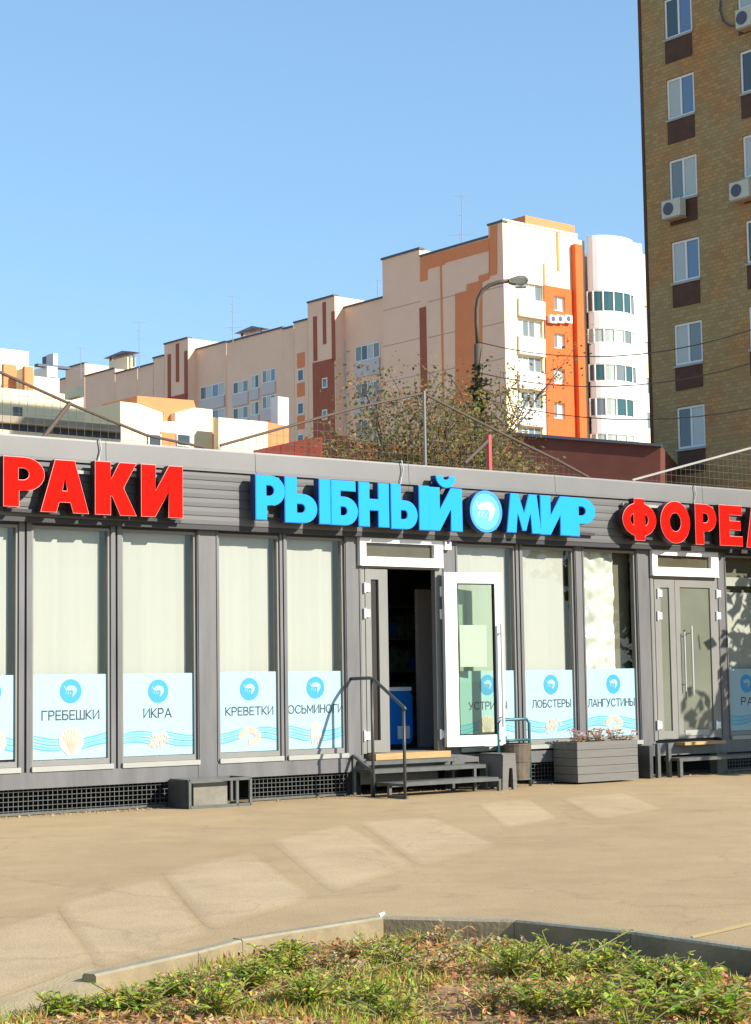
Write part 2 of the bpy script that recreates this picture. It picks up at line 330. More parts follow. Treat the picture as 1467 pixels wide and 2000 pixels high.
for pts in patches:  # paler four-sided sheets just above the asphalt, blending out at the rim
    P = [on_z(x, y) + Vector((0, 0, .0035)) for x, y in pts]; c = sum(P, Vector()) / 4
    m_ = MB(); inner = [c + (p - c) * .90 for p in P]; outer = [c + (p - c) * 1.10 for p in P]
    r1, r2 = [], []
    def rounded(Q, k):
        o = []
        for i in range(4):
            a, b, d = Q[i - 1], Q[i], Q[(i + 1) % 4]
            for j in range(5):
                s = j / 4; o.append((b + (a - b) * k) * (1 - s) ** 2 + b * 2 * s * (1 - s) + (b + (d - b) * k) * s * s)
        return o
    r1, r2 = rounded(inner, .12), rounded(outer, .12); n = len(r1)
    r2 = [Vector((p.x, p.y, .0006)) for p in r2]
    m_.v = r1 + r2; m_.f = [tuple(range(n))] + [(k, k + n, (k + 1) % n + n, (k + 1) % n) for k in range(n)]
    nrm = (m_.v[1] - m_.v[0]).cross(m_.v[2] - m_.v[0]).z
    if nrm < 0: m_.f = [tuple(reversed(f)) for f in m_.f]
    me = bpy.data.meshes.new('pale_patch'); me.from_pydata(m_.v, [], m_.f); me.materials.append(M['asphalt_pale'])
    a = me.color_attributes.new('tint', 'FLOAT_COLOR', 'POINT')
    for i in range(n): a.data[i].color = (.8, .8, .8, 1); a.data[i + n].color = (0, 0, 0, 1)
    o = bpy.data.objects.new('pale_patch', me); COL.objects.link(o); tag(o, kind='structure')
m_ = MB(); q = [on_z(x, y) + Vector((0, 0, .003)) for x, y in ((1350, 1829), (1500, 1794), (1500, 1801), (1356, 1834))]
m_.face(q)
if (q[1] - q[0]).cross(q[2] - q[0]).z < 0: m_.f[0] = tuple(reversed(m_.f[0]))
obj('painted_line', m_, mat('worn_yellow_paint', (.52, .38, .14), .9, 0, .25, 9, col2=(.42, .30, .15)), kind='structure')
# soil of the bed, lower than the kerb top
m_ = MB(); bedpts = [p + Vector((0, 0, -.02)) for p in kerb]
NX, NY = 70, 70
def soil_z(x, y): return -.004 - .03 * max(-1.2, min(1.6, x)) + .05 * noise.noise(Vector((x * 1.3, y * 1.3, 3))) + .02 * noise.noise(Vector((x * 5, y * 5, 1)))
def inside_bed(x, y, margin=.0):
    # below the kerb polyline
    for i in range(len(kerb) - 1):
        a, b = kerb[i], kerb[i + 1]
        if a.x <= x <= b.x and b.x > a.x:
            return y < a.y + (b.y - a.y) * (x - a.x) / (b.x - a.x) - margin
    return False
gv = {}
for i in range(NX + 1):
    for j in range(NY + 1):
        x = -2.6 + 5.4 * i / NX; top = None
        for k in range(len(kerb) - 1):
            a, b = kerb[k], kerb[k + 1]
            if a.x <= x <= b.x: top = a.y + (b.y - a.y) * (x - a.x) / (b.x - a.x)
        if top is None: top = 6.
        y = 3.5 + (top - .03 - 3.5) * j / NY
        gv[i, j] = len(m_.v); m_.v.append(Vector((x, y, soil_z(x, y))))
for i in range(NX):
    for j in range(NY): m_.f.append((gv[i, j], gv[i + 1, j], gv[i + 1, j + 1], gv[i, j + 1])); m_.m.append(0); m_.c.append(None)
obj('bed_soil', m_, M['soil'], kind='structure', smooth=True)
# sandy ramp at the left end of the kerb
sand = mat('pale_sand', (.42, .32, .175), .95, 0, .15, 5, .5, 60)
m_ = MB(); q = [on_z(x, y, .0) for x, y in ((-80, 1985), (60, 1945), (178, 1922), (205, 1955), (110, 2010), (-80, 2070))]
for i, z in enumerate((.004, .03, .085, .06, .02, .004)): q[i].z = z
m_.face(list(reversed(q)))
obj('sand_strip', m_, sand, kind='structure')

# kerb stones
kt = thing('bed_kerb', kerb[5], 0, 'low pale concrete kerb bending to a point round the weedy bed', 'kerb')
def kerb_stone(a, b, zt=KZ, wd=.075):
    d = (b - a); L_ = d.length; F = Frame(a, d); mb = MB(); gap = .002
    c = .01; z0, z1 = -.14, zt
    prof = [(-.0, z0), (0, z1 - c), (-c, z1), (-wd + c, z1), (-wd, z1 - c), (-wd, z0)]   # t negative is the road side
    P = [F.w(gap, t, z) for t, z in prof] + [F.w(L_ - gap, t, z) for t, z in prof]; n = 6
    mb.mesh(P, [(k, k + 6, (k + 1) % 6 + 6, (k + 1) % 6) for k in range(6)] + [(0, 1, 2, 3, 4, 5), (11, 10, 9, 8, 7, 6)])
    mb.m[1] = mb.m[2] = mb.m[3] = 1
    obj('kerb_stone', mb, [M['kerb'], M['kerbtop']], kt)
for i in range(2, len(kerb) - 2):
    a, b = kerb[i], kerb[i + 1]
    dz = rnd.uniform(-.002, .002)
    kerb_stone(a, b, KZ + dz)
m_ = MB()
p = kerb[5]
F = Frame(p, (1, .2)); m_.tube(F.w(-.012, -.03, KZ + .003), F.w(.016, -.035, KZ + .016), .012, .007, 6)
tag(obj('stone', m_, M['paper'], base=p), 'small white stone lying on the corner of the kerb', 'stone')

# ------------------------------------------------------------------ the shop pavilion
F = FS
Z_ROOF, Z_FL, Z_SG, Z_WT, Z_SILL, Z_BEAM, Z_FLOOR = 3.865, 3.615, 3.03, 2.955, .462, .27, .47
shop = thing('shop_pavilion', F.w(0, 0, 0), F.rot, 'long grey metal shop pavilion with cream blinds and a ribbed sign band', 'shop')
UL, UR = -8.5, 11.0
def P_(name, mb, m, parent=shop, **k): return obj(name, mb, m, parent, **k)
def px_u(x, y=1250, t=0): return F.px(x, y, t)[0]
# openings (photo columns of the glass, measured at mid height)
WIN = [(-70, 36), (61, 216), (237, 384), (426, 547), (559, 673), (894, 1010), (1022, 1124), (1142, 1245), (1420, 1560)]
WU = [(px_u(a), px_u(b)) for a, b in WIN]
DOOR = [(px_u(705), px_u(864)), (px_u(1273), px_u(1402))]
lefts = [(-6.95, -5.95), (-8.2, -7.2)]
rights = [(WU[-1][1] + .15 + i * 1.2, WU[-1][1] + 1.15 + i * 1.2) for i in range(2)]
openings = sorted(lefts + WU + DOOR + rights)
# posts between the openings
def post(u0, u1, z0=Z_BEAM, z1=Z_SG, wide=True):
    mb = MB(); w_ = u1 - u0
    if w_ > .16:
        mb.box(F, u0, u1, -.10, .02, z0, z1)
        mb.box(F, u0 + .012, u0 + .030, .0205, .030, Z_SILL, z1); mb.box(F, u1 - .030, u1 - .012, .0205, .030, Z_SILL, z1)
    else:
        c = (u0 + u1) / 2
        mb.box(F, u0, u0 + w_ * .42, -.10, .012, z0, z1); mb.box(F, u1 - w_ * .42, u1, -.10, .020, z0, z1); mb.box(F, u0 + w_ * .42, u1 - w_ * .42, -.10, -.012, z0, z1)
    P_('post', mb, M['metal'])
edges = [UL] + [x for o in openings for x in o] + [UR]
for i in range(0, len(edges), 2): post(edges[i], edges[i + 1])
# foot of the wide posts, standing on blocks
# base beam, one length between each pair of wide posts
cuts = [UL, -5.4, px_u(384, 1500), px_u(421, 1500), px_u(674, 1490), px_u(1273, 1450), px_u(1402, 1450), UR]
for a, b in zip(cuts[:-1], cuts[1:]):
    if abs(a - px_u(674, 1490)) < .01:
        # a length under each side of the door
        P_('base_beam', MB().box(F, a + .003, b - .003, -.12, .032, Z_BEAM, Z_SILL - .05), M['metal'])
    else: P_('base_beam', MB().box(F, a + .003, b - .003, -.12, .035, Z_BEAM, Z_SILL - .028), M['metal'])
# sill ledges and windows
def window(u0, u1, k, film=False, blind=True):
    fr = MB(); b = .028; t0, t1 = -.075, -.008
    fr.box(F, u0, u0 + b, t0, t1, Z_SILL + .028, Z_WT); fr.box(F, u1 - b, u1, t0, t1, Z_SILL + .028, Z_WT)
    fr.box(F, u0 + b, u1 - b, t0, t1, Z_SILL + .028, Z_SILL + .085); fr.box(F, u0 + b, u1 - b, t0, t1, Z_WT - .03, Z_WT)
    wd = P_('window', fr, M['frame'])
    obj('pane', MB().box(F, u0 + b, u1 - b, -.046, -.040, Z_SILL + .085, Z_WT - .03), M['glass'], wd)
    if blind:
        bl = MB(); n = 14; pts = []; g0 = u0 + .01; g1 = u1 - .065
        hem = Z_SILL + .5
        for i in range(n + 1):
            s = i / n; dt = .006 * math.sin(s * 9 + k * 2) + .003 * rnd.uniform(-1, 1)
            pts.append((g0 + (g1 - g0) * s, -.125 + dt))
        for i in range(n):
            (a, ta), (c, tc) = pts[i], pts[i + 1]
            bl.face([F.w(a, ta, hem), F.w(c, tc, hem), F.w(c, tc * .5 - .06, Z_WT - .015), F.w(a, ta * .5 - .06, Z_WT - .015)])
        o = obj('blind', bl, M['blind'], wd, smooth=True)
    P_('sill', MB().box(F, u0 - .01, u1 + .01, -.06, .05, Z_SILL - .026, Z_SILL + .026), M['ledge'])
    return wd
wins = []
for k, (a, b) in enumerate(WU): wins.append(window(a, b, k, blind=k not in (7, 8)))
for k, (a, b) in enumerate(lefts + rights): window(a, b, k + 11)
# crumpled plastic film behind the half blinded window, and the sheet in the last one
def film_mesh(u0, u1, z0, z1, t, amp, seed, nx=26, nz=60):
    mb = MB(); idx = {}
    for i in range(nx + 1):
        for j in range(nz + 1):
            u = u0 + (u1 - u0) * i / nx; z = z0 + (z1 - z0) * j / nz
            q = Vector((u * 4.2, z * 3.0, seed)); d = abs(noise.noise(q)) + .5 * abs(noise.noise(q * 2.3)) + .3 * noise.noise(Vector((u * 3 + z * 7, z * 2 - u * 5, seed)))
            idx[i, j] = len(mb.v); mb.v.append(F.w(u, t + amp * d, z))
    for i in range(nx):
        for j in range(nz): mb.f.append((idx[i, j], idx[i + 1, j], idx[i + 1, j + 1], idx[i, j + 1])); mb.m.append(0); mb.c.append(None)
    return mb
M['olive'] = mat('olive_backing', (.14, .135, .095), .8, 0, .1, 2)
for k in range(9): obj('backing_panel', MB().box(F, WU[k][0] - .03, WU[k][1] + .06, -.22, -.20, Z_SILL + .3, Z_WT + .05), M['olive'], wins[k])
u0, u1 = WU[7]
obj('plastic_film', film_mesh(u0 + .005, px_u(1207) + .05, Z_SILL + .5, Z_WT - .015, -.13, .07, 4.), M['film'], wins[7], smooth=True)
u0, u1 = WU[8]
obj('plastic_film', film_mesh(u0 + .02, u1 - .05, Z_SILL + .5, 2.45, -.13, .02, 9.), M['blind'], wins[8], smooth=True)
obj('plastic_film', film_mesh(u0 + .02, u1 - .05, 2.54, 2.66, -.13, .02, 19., 10, 4), M['blind'], wins[8], smooth=True)
# header behind the sign, sign band, flashing, soffit, roof
P_('header', MB().box(F, UL, UR, -.10, .0, Z_WT + .002, Z_ROOF - .03), M['dark'])
P_('soffit_trim', MB().box(F, UL, UR, .002, .118, Z_SG - .052, Z_SG - .002), M['dark'])
seams = [UL] + [F.px(x, 940)[0] for x in (-250, 195, 486, 785, 1070, 1357, 1640)] + [UR]
nb = 6; hh = (Z_FL - Z_SG) / nb
for a, b in zip(seams[:-1], seams[1:]):
    for k in range(nb):
        z = Z_SG + k * hh
        mb = MB(); q = [(.116, z + .001), (.1203, z + .006), (.122, z + hh * .5), (.1203, z + hh - .005), (.116, z + hh - .001)]
        Pp = [F.w(a + .002, t, zz) for t, zz in q] + [F.w(b - .002, t, zz) for t, zz in q] + [F.w(a + .002, .03, z + .006), F.w(a + .002, .03, z + hh - .002), F.w(b - .002, .03, z + .006), F.w(b - .002, .03, z + hh - .002)]
        mb.mesh(Pp, [(i, 5 + i, 6 + i, 1 + i) for i in range(4)] + [(10, 12, 5, 0), (4, 9, 13, 11), (0, 1, 2, 3, 4, 11, 10), (12, 13, 9, 8, 7, 6, 5)])
        P_('siding_board', mb, M['siding'])
P_('siding_backing', MB().box(F, UL, UR, .001, .03, Z_SG, Z_FL), M['dark'])
for a, b in zip(seams[:-1], seams[1:]):
    mb = MB(); a += .003; b -= .003
    q = [(.10, Z_FL + .002), (.150, Z_FL + .002), (.150, Z_FL + .028), (.138, Z_FL + .034), (.132, Z_ROOF - .02), (.126, Z_ROOF), (-.3, Z_ROOF + .012), (-.3, Z_ROOF - .05)]
    n = len(q); mb.mesh([F.w(a, t, z) for t, z in q] + [F.w(b, t, z) for t, z in q], [(k, k + n, (k + 1) % n + n, (k + 1) % n) for k in range(n)] + [tuple(range(n)), tuple(range(2 * n - 1, n - 1, -1))])
    P_('flashing', mb, M['flash'])
P_('roof', MB().box(F, UL, UR, -4.3, -.3, Z_ROOF - .20, Z_ROOF - .06), M['flash'])
P_('back_wall', MB().box(F, UL, UR, -4.3, -4.2, Z_BEAM, Z_ROOF - .21), M['inside'])
P_('side_wall', MB().box(F, UL, UL + .1, -4.19, -.13, Z_BEAM, Z_ROOF - .21), M['metal']); P_('side_wall', MB().box(F, UR - .1, UR, -4.19, -.13, Z_BEAM, Z_ROOF - .21), M['metal'])
P_('floor', MB().box(F, UL + .11, UR - .11, -4.19, -.125, Z_BEAM + .02, Z_FLOOR), M['inside'])
P_('ceiling', MB().box(F, UL + .11, UR - .11, -4.19, -.11, 3.1, 3.16), M['inside'])
for x0, x1 in ((px_u(384, 1300), px_u(421, 1300)), (px_u(674), px_u(707))):
    P_('inner_wall', MB().box(F, (x0 + x1) / 2 - .05, (x0 + x1) / 2 + .05, -4.18, -.12, Z_FLOOR + .002, 3.09), M['inside'])
# dark space below with its wire grille
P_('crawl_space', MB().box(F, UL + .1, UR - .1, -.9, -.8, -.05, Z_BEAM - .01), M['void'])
def grille(u0, u1, t=-.02):
    mb = MB(); z0, z1 = .03, Z_BEAM - .004
    u = u0
    while u <= u1: mb.bar(F, (u, t, z0), (u, t, z1), .006, .006); u += .055
    for k in range(5): z = z0 + .02 + k * .048; mb.bar(F, (u0, t + .007, z), (u1, t + .007, z), .006, .006)
    gr = P_('base_grille', mb, M['tube'], kind='stuff')
    obj('bottom_rail', MB().box(F, u0, u1, t - .01, t + .025, .012, .034), M['tube'], gr)
grille(-5.4, px_u(345, 1560)); grille(px_u(492, 1550), px_u(686, 1535)); grille(px_u(1040, 1500), px_u(1272, 1470))
grille(UL + .1, -5.45); grille(px_u(1405, 1470), UR - .1)
for x in (402, 690, 880, 1258, 1410):
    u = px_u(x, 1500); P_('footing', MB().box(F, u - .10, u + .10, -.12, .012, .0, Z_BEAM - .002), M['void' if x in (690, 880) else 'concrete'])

# the doors
def hinge(parent, u, z, t=.02):
    mb = MB(); mb.box(F, u - .03, u + .03, t, t + .03, z - .045, z + .045); mb.tube(F.w(u - .04, t + .02, z - .06), F.w(u - .04, t + .02, z + .06), .014)
    mb.box(F, u - .012, u + .02, t + .030, t + .036, z - .012, z + .012)
    obj('hinge', mb, M['white'], parent)
def frame4(mb, u0, u1, z0, z1, t0, t1, s, top=None, bot=None, m=0):
    top = s if top is None else top; bot = s if bot is None else bot
    mb.box(F, u0, u0 + s, t0, t1, z0, z1, m); mb.box(F, u1 - s, u1, t0, t1, z0, z1, m)
    mb.box(F, u0 + s, u1 - s, t0, t1, z1 - top, z1, m); mb.box(F, u0 + s, u1 - s, t0, t1, z0, z0 + bot, m); return mb
def transom(xa, ya, xb, yb, ga, gya, gb, gyb):
    t0, t1 = .0, .075
    u0, u1, z0, z1 = F.rect(xa, ya, xb, yb, .06); a, b, c, d = F.rect(ga, gya, gb, gyb, .06)
    mb = MB(); mb.box(F, u0, a, t0, t1, z0, z1); mb.box(F, b, u1, t0, t1, z0, z1); mb.box(F, a, b, t0, t1, d, z1); mb.box(F, a, b, t0, t1, z0, c)
    bd = .012
    mb.box(F, u0 - .0, u1 + .0, t1 + .001, t1 + .008, z0 + .0, z0 + bd)
    tr = P_('transom_window', mb, M['white'])
    obj('pane', MB().box(F, a, b, .015, .021, c, d), M['glass_dim'], tr); return tr
transom(702, 1053, 864, 1107, 714, 1062, 847, 1089)
transom(1273, 1076, 1402, 1126, 1283, 1086, 1388, 1109)
# double door one: fixed narrow leaf at left, opening, white leaf folded open to the right
ZT = F.px(800, 1112)[1]
d0, d1 = DOOR[0]; uo0, uo1 = px_u(756), px_u(850)
jm = MB(); jm.box(F, d0, d0 + .05, -.06, .018, Z_FLOOR, ZT); jm.box(F, uo1 + .002, d1, -.06, .018, Z_FLOOR, ZT); jm.box(F, d0, d1, -.06, .014, ZT, F.px(800, 1106)[1] + .05)
jamb = P_('door_frame', jm, M['frame'])
jm = MB(); a, b, c, d = F.rect(724, 1132, 739, 1446)
jm.box(F, d0 + .055, a, -.04, .026, Z_FLOOR + .01, ZT - .01); jm.box(F, b, uo0, -.04, .026, Z_FLOOR + .01, ZT - .01); jm.box(F, a, b, -.04, .026, d, ZT - .01); jm.box(F, a, b, -.04, .026, Z_FLOOR + .01, c)
leafn = P_('narrow_door_leaf', jm, M['frame']); obj('pane', MB().box(F, a, b, -.01, -.004, c, d), M['glass_dark'], leafn)
for y in (1148, 1198, 1437): hinge(leafn, px_u(714, y), F.px(714, y)[1])
for y in (1156, 1200, 1434):
    hinge(jamb, px_u(862, y), F.px(862, y)[1])
# open leaf: swung about 168 degrees, stands off the wall
o0 = F.w(px_u(869, 1290, .10), .09, 0); o1 = F.w(px_u(981, 1290, .24), .24, 0)
FL = Frame(o0, o1 - o0); Ld = (o1 - o0).length
zt, zb = F.px(872, 1118, .09)[1], F.px(872, 1459, .09)[1]
def frameL(mb, u0, u1, z0, z1, t0, t1, s, top, bot):
    mb.box(FL, u0, u0 + s, t0, t1, z0, z1); mb.box(FL, u1 - s * .62, u1, t0, t1, z0, z1); mb.box(FL, u0 + s, u1 - s * .62, t0, t1, z1 - top, z1); mb.box(FL, u0 + s, u1 - s * .62, t0, t1, z0, z0 + bot)
mb = MB(); frameL(mb, 0, Ld, zb, zt, -.03, .035, .17, .13, .13)
leaf = P_('open_door_leaf', mb, M['white'])
mb = MB(); mb.box(FL, .17, .184, -.02, .03, zb + .13, zt - .13); mb.box(FL, Ld - .119, Ld - .1055, -.02, .03, zb + .13, zt - .13); mb.box(FL, .184, Ld - .119, -.02, .03, zt - .144, zt - .13); mb.box(FL, .184, Ld - .119, -.02, .03, zb + .13, zb + .144)
obj('gasket', mb, M['void'], leaf)
obj('pane', MB().box(FL, .184, Ld - .119, -.004, .004, zb + .144, zt - .144), M['glass_door'], leaf)
u_, z_ = FL.px(900, 1222)[0], 0
a, b = FL.px(899, 1260)[0], FL.px(951, 1260)[0]
obj('notice', MB().box(FL, a, b, -.012, -.006, FL.px(925, 1302)[1], FL.px(925, 1221)[1]), M['paper'], leaf)
mb = MB()
for s, t in ((1, .085), (-1, -.085)):
    u = Ld - .055
    za, zc = FL.px(972, 1218)[1], FL.px(972, 1420)[1]
    mb.tube(FL.w(u, t, zc), FL.w(u, t, za), .013)
    for z in (za - .12, zc + .12): mb.tube(FL.w(u, .036 * s, z), FL.w(u, t, z), .010)
obj('handle', mb, M['steel'], leaf)
mb = MB(); mb.box(FL, Ld * .35, Ld * .45, .0355, .042, zt - .075, zt - .055); obj('closer_plate', mb, M['steel'], leaf)
# wooden sill
P_('wooden_sill', MB().box(F, px_u(718, 1470), px_u(864, 1465), -.10, .16, Z_FLOOR - .075, Z_FLOOR - .002), M['wood'])
# door two, closed
d0, d1 = DOOR[1]; ZT2 = F.px(1340, 1132)[1]; xb = 1442
mid = px_u(1318)
jm = MB(); jm.box(F, d0, d0 + .045, -.06, .018, Z_FLOOR, ZT2); jm.box(F, d1 - .045, d1, -.06, .018, Z_FLOOR, ZT2); jm.box(F, d0, d1, -.06, .014, ZT2, F.px(1340, 1122)[1] + .04)
P_('door_frame', jm, M['frame'])
for (u0, u1, ga, gb, gx) in ((d0 + .05, mid - .004, 1291, 1308, 'glass_door2'), (mid + .004, d1 - .05, 1329, 1388, 'glass_door2')):
    a, b, c, d = F.rect(ga, 1148, gb, 1428)
    mb = MB(); mb.box(F, u0, a, -.04, .026, Z_FLOOR + .01, ZT2 - .01); mb.box(F, b, u1, -.04, .026, Z_FLOOR + .01, ZT2 - .01); mb.box(F, a, b, -.04, .026, d, ZT2 - .01); mb.box(F, a, b, -.04, .026, Z_FLOOR + .01, c)
    lf = P_('door_leaf', mb, M['frame']); obj('pane', MB().box(F, a, b, .0, .006, c, d), M[gx], lf)
    if ga == 1291:
        for y in (1159, 1203, 1416): hinge(lf, px_u(1285, y), F.px(1285, y)[1])
    else:
        for y in (1160, 1203, 1416): hinge(lf, px_u(1400, y), F.px(1400, y)[1])
        for x, t in ((1341, .10),):
            u = px_u(x); za, zc = F.px(x, 1222, .1)[1], F.px(x, 1358, .1)[1]; hb = MB(); hb.tube(F.w(u, t, zc), F.w(u, t, za), .015)
            for z in (za - .1, zc + .1): hb.tube(F.w(u, .02, z), F.w(u, t, z), .011)
            u2 = u - .11; hb.tube(F.w(u2, .07, zc + .05), F.w(u2, .07, za - .08), .012)
            for z in (za - .14, zc + .14): hb.tube(F.w(u2, .02, z), F.w(u2, .07, z), .01)
            obj('handle', hb, M['steel'], lf)
        mb = MB(); mb.box(F, a + .02, b - .1, .027, .034, Z_FLOOR + .05, Z_FLOOR + .12); obj('kick_plate', mb, M['ledge'], lf)

# inside the open door
mb = MB(); a, b = px_u(818, 1300, -1.0), px_u(870, 1300, -1.0)
mb.box(F, a, b, -1.06, -1.0, Z_FLOOR + .002, 2.45); base = F.w((a + b) / 2, -1.0, Z_FLOOR + .002)
tag(obj('partition_panel', mb, M['partition'], base=base), 'plain grey partition panel standing inside the open doorway', 'partition')
ua, ub = px_u(752, 1400, -.75), px_u(806, 1400, -.75)
fz = thing('chest_freezer', F.w((ua + ub) / 2, -.9, Z_FLOOR + .002), F.rot, 'bright blue chest freezer with a white label just inside the open door', 'freezer')
mb = MB(); zt_ = F.px(780, 1350, -.75)[1]
prof = [(ua, Z_FLOOR + .06), (ub - .05, Z_FLOOR + .06), (ub, Z_FLOOR + .12), (ub, zt_ - .06), (ub - .04, zt_), (ua, zt_)]
mb.prism(F, [prof], -1.45, -.75); obj('cabinet', mb, M['freezer'], fz)
obj('plinth', MB().box(F, ua + .02, ub - .06, -1.4, -.78, Z_FLOOR + .003, Z_FLOOR + .058), M['void'], fz)
obj('lid', MB().box(F, ua, ub - .02, -1.45, -.74, zt_ + .003, zt_ + .05), M['label'], fz)
a, b, c, d = F.rect(777, 1418, 801, 1443, -.745); obj('label_sticker', MB().box(F, a, b, -.749, -.745, c, d), M['label'], fz)
sh_ = thing('goods_shelf', F.w(px_u(790, 1300, -3), -3.2, Z_FLOOR + .002), F.rot, 'dark shelf rack of goods against the wall deep in the shop', 'shelf')
a, b = px_u(700, 1300, -3), px_u(860, 1300, -3)
for k in range(5): obj('shelf', MB().box(F, a, b, -3.6, -3.0, Z_FLOOR + .05 + k * .45, Z_FLOOR + .08 + k * .45), M['inside'], sh_)
for u in (a, b): obj('upright', MB().box(F, u - .02, u + .02, -3.65, -2.98, Z_FLOOR + .003, Z_FLOOR + 2.2), M['inside'], sh_)
for k in range(4):
    u = a + .06
    while u < b - .25:
        w_ = rnd.uniform(.12, .25); h_ = rnd.uniform(.15, .33); obj('box', MB().box(F, u, u + w_, -3.5, -3.03, Z_FLOOR + .082 + k * .45, Z_FLOOR + .082 + k * .45 + h_), M[rnd.choice(['goods', 'freezer', 'rust', 'goods'])], sh_); u += w_ + .03

# ------------------------------------------------------------------ lettering
def arc(cx, cy, rx, ry, a0, a1, n=12): return [(cx + rx * math.cos(R(a0 + (a1 - a0) * i / n)), cy + ry * math.sin(R(a0 + (a1 - a0) * i / n))) for i in range(n + 1)]
GL = {
 'Р': [[[(0, 0), (.36, 0), (.36, .33), (.5, .33)] + arc(.5, .665, .5, .335, -90, 90) + [(0, 1)], [(.34, .53)] + arc(.46, .665, .18, .135, -90, 90) + [(.34, .80)]]],
 'А': [[[(0, 0), (.31, 0), (.37, .20), (.63, .20), (.69, 0), (1, 0), (.70, 1), (.30, 1)], [(.43, .40), (.57, .40), (.5, .70)]]],
 'К': [[[(0, 0), (.36, 0), (.36, .38), (.42, .36), (.62, 0), (1, 0), (.68, .52), (1, 1), (.60, 1), (.36, .64), (.36, 1), (0, 1)]]],
 'И': [[[(0, 0), (.32, 0), (.67, .52), (.67, 0), (1, 0), (1, 1), (.68, 1), (.33, .48), (.33, 1), (0, 1)]]],
 'Ы': [[[(0, 0), (.36, 0)] + arc(.38, .315, .30, .315, -90, 90) + [(.24, .63), (.24, 1), (0, 1)], [(.24, .20)] + arc(.34, .315, .09, .115, -90, 90) + [(.24, .43)]], [[(.74, 0), (1, 0), (1, 1), (.74, 1)]]],
 'Б': [[[(0, 0), (.5, 0)] + arc(.52, .315, .48, .315, -90, 90) + [(.36, .63), (.36, .79), (.92, .79), (.92, 1), (0, 1)], [(.36, .20)] + arc(.48, .315, .15, .115, -90, 90) + [(.36, .43)]]],
 'Н': [[[(0, 0), (.34, 0), (.34, .38), (.66, .38), (.66, 0), (1, 0), (1, 1), (.66, 1), (.66, .62), (.34, .62), (.34, 1), (0, 1)]]],
 'М': [[[(0, 0), (.26, 0), (.31, .52), (.45, .06), (.55, .06), (.69, .52), (.74, 0), (1, 0), (.88, 1), (.66, 1), (.5, .50), (.34, 1), (.12, 1)]]],
 'О': [[arc(.5, .5, .5, .5, 0, 350, 35), arc(.5, .5, .21, .24, 0, 345, 23)]],
 'Ф': [[[(.36, -.02), (.64, -.02)] + [(.64, .09)] + arc(.5, .5, .5, .42, -72, 72, 16) + [(.64, .92), (.64, 1.03), (.36, 1.03), (.36, .92)] + arc(.5, .5, .5, .42, 108, 252, 16) + [(.36, .09)],
         arc(.36, .5, .14, .17, 100, 260, 10), arc(.64, .5, .14, .17, -80, 80, 10)]],
 'Е': [[[(0, 0), (1, 0), (1, .22), (.42, .22), (.42, .40), (.92, .40), (.92, .61), (.42, .61), (.42, .78), (1, .78), (1, 1), (0, 1)]]],
 'Л': [[[(0, 0), (.28, 0), (.44, .74), (.66, .74), (.66, 0), (1, 0), (1, 1), (.24, 1)]]],
 'Ь': [[[(0, 0), (.5, 0)] + arc(.55, .315, .45, .315, -90, 90) + [(.36, .63), (.36, 1), (0, 1)], [(.36, .20)] + arc(.5, .315, .14, .115, -90, 90) + [(.36, .43)]]],
}
def inset(L, d, hole=False):
    """Move every edge of a loop inward (or, for a hole, outward) by d."""
    n = len(L); area = sum(L[i][0] * L[(i + 1) % n][1] - L[(i + 1) % n][0] * L[i][1] for i in range(n)); sg = 1 if area > 0 else -1
    if hole: sg = -sg
    out = []
    for i in range(n):
        p, q, r = Vector(L[i - 1]), Vector(L[i]), Vector(L[(i + 1) % n]); e1, e2 = (q - p), (r - q)
        if e1.length < 1e-7 or e2.length < 1e-7: out.append(tuple(q)); continue
        e1.normalize(); e2.normalize(); n1, n2 = Vector((-e1.y, e1.x)) * sg, Vector((-e2.y, e2.x)) * sg; b = n1 + n2
        if b.length < .3: b = n1; k = 1
        else: b.normalize(); k = min(1 / max(.35, b.dot(n1)), 1.6)
        out.append((q.x + b.x * d * k, q.y + b.y * d * k))
    return out
TS0, TS1 = .21, .31                                   # back and front of the letters
def sign_letter(root, ch, x0, x1, ytop, ybot, side, trim, face):
    xm = (x0 + x1) / 2; u0, u1, z0, z1 = F.rect(x0, ytop, x1, ybot, TS1)
    loops_all = GL[ch]; body, tr, fc = MB(), MB(), MB()
    for comp in loops_all:
        Ls = [[(u0 + (u1 - u0) * x, z0 + (z1 - z0) * y) for x, y in L] for L in comp]
        Ls = [inset(L, -.008, i > 0) for i, L in enumerate(Ls)]
        body.prism(F, Ls, TS0, TS1 - .004)
        tr.prism(F, Ls, TS1 - .003, TS1)
        fc.prism(F, [inset(L, .006, i > 0) for i, L in enumerate(Ls)], TS1 + .0005, TS1 + .006)
    for zf in (.35, .65):
        for uf in ((u0 + (u1 - u0) * .15),): body.box(F, uf - .01, uf + .01, .125, TS0 - .001, z0 + (z1 - z0) * zf - .01, z0 + (z1 - z0) * zf + .01)
    o = obj('letter', body, M[side], root); obj('trim', tr, M[trim], o); obj('letter_face', fc, M[face], o)
def sign_rail(root, xa, xb, ya, yb, col='ledge'):
    u0, z0 = F.px(xa, ya, .16); u1, z1 = F.px(xb, yb, .16)
    obj('mounting_rail', MB().bar(F, (u0, .165, z0), (u1, .165, z1), .03, .035), M[col], root)
s1 = thing('red_letter_sign', F.w(px_u(180, 950), .2, 3.1), F.rot, 'four raised red letters at the left end of the grey sign band', 'shop sign', 'raised letter signs along the sign band')
for ch, a, b, yt, yb in (('Р', 8, 86, 894, 989), ('А', 81, 172, 900, 1000), ('К', 187, 265, 904, 1005), ('И', 277, 356, 910, 1009)): sign_letter(s1, ch, a, b, yt, yb, 'redside', 'redtrim', 'red')
sign_rail(s1, 12, 350, 914, 934); sign_rail(s1, 8, 352, 995, 1019, 'dark')
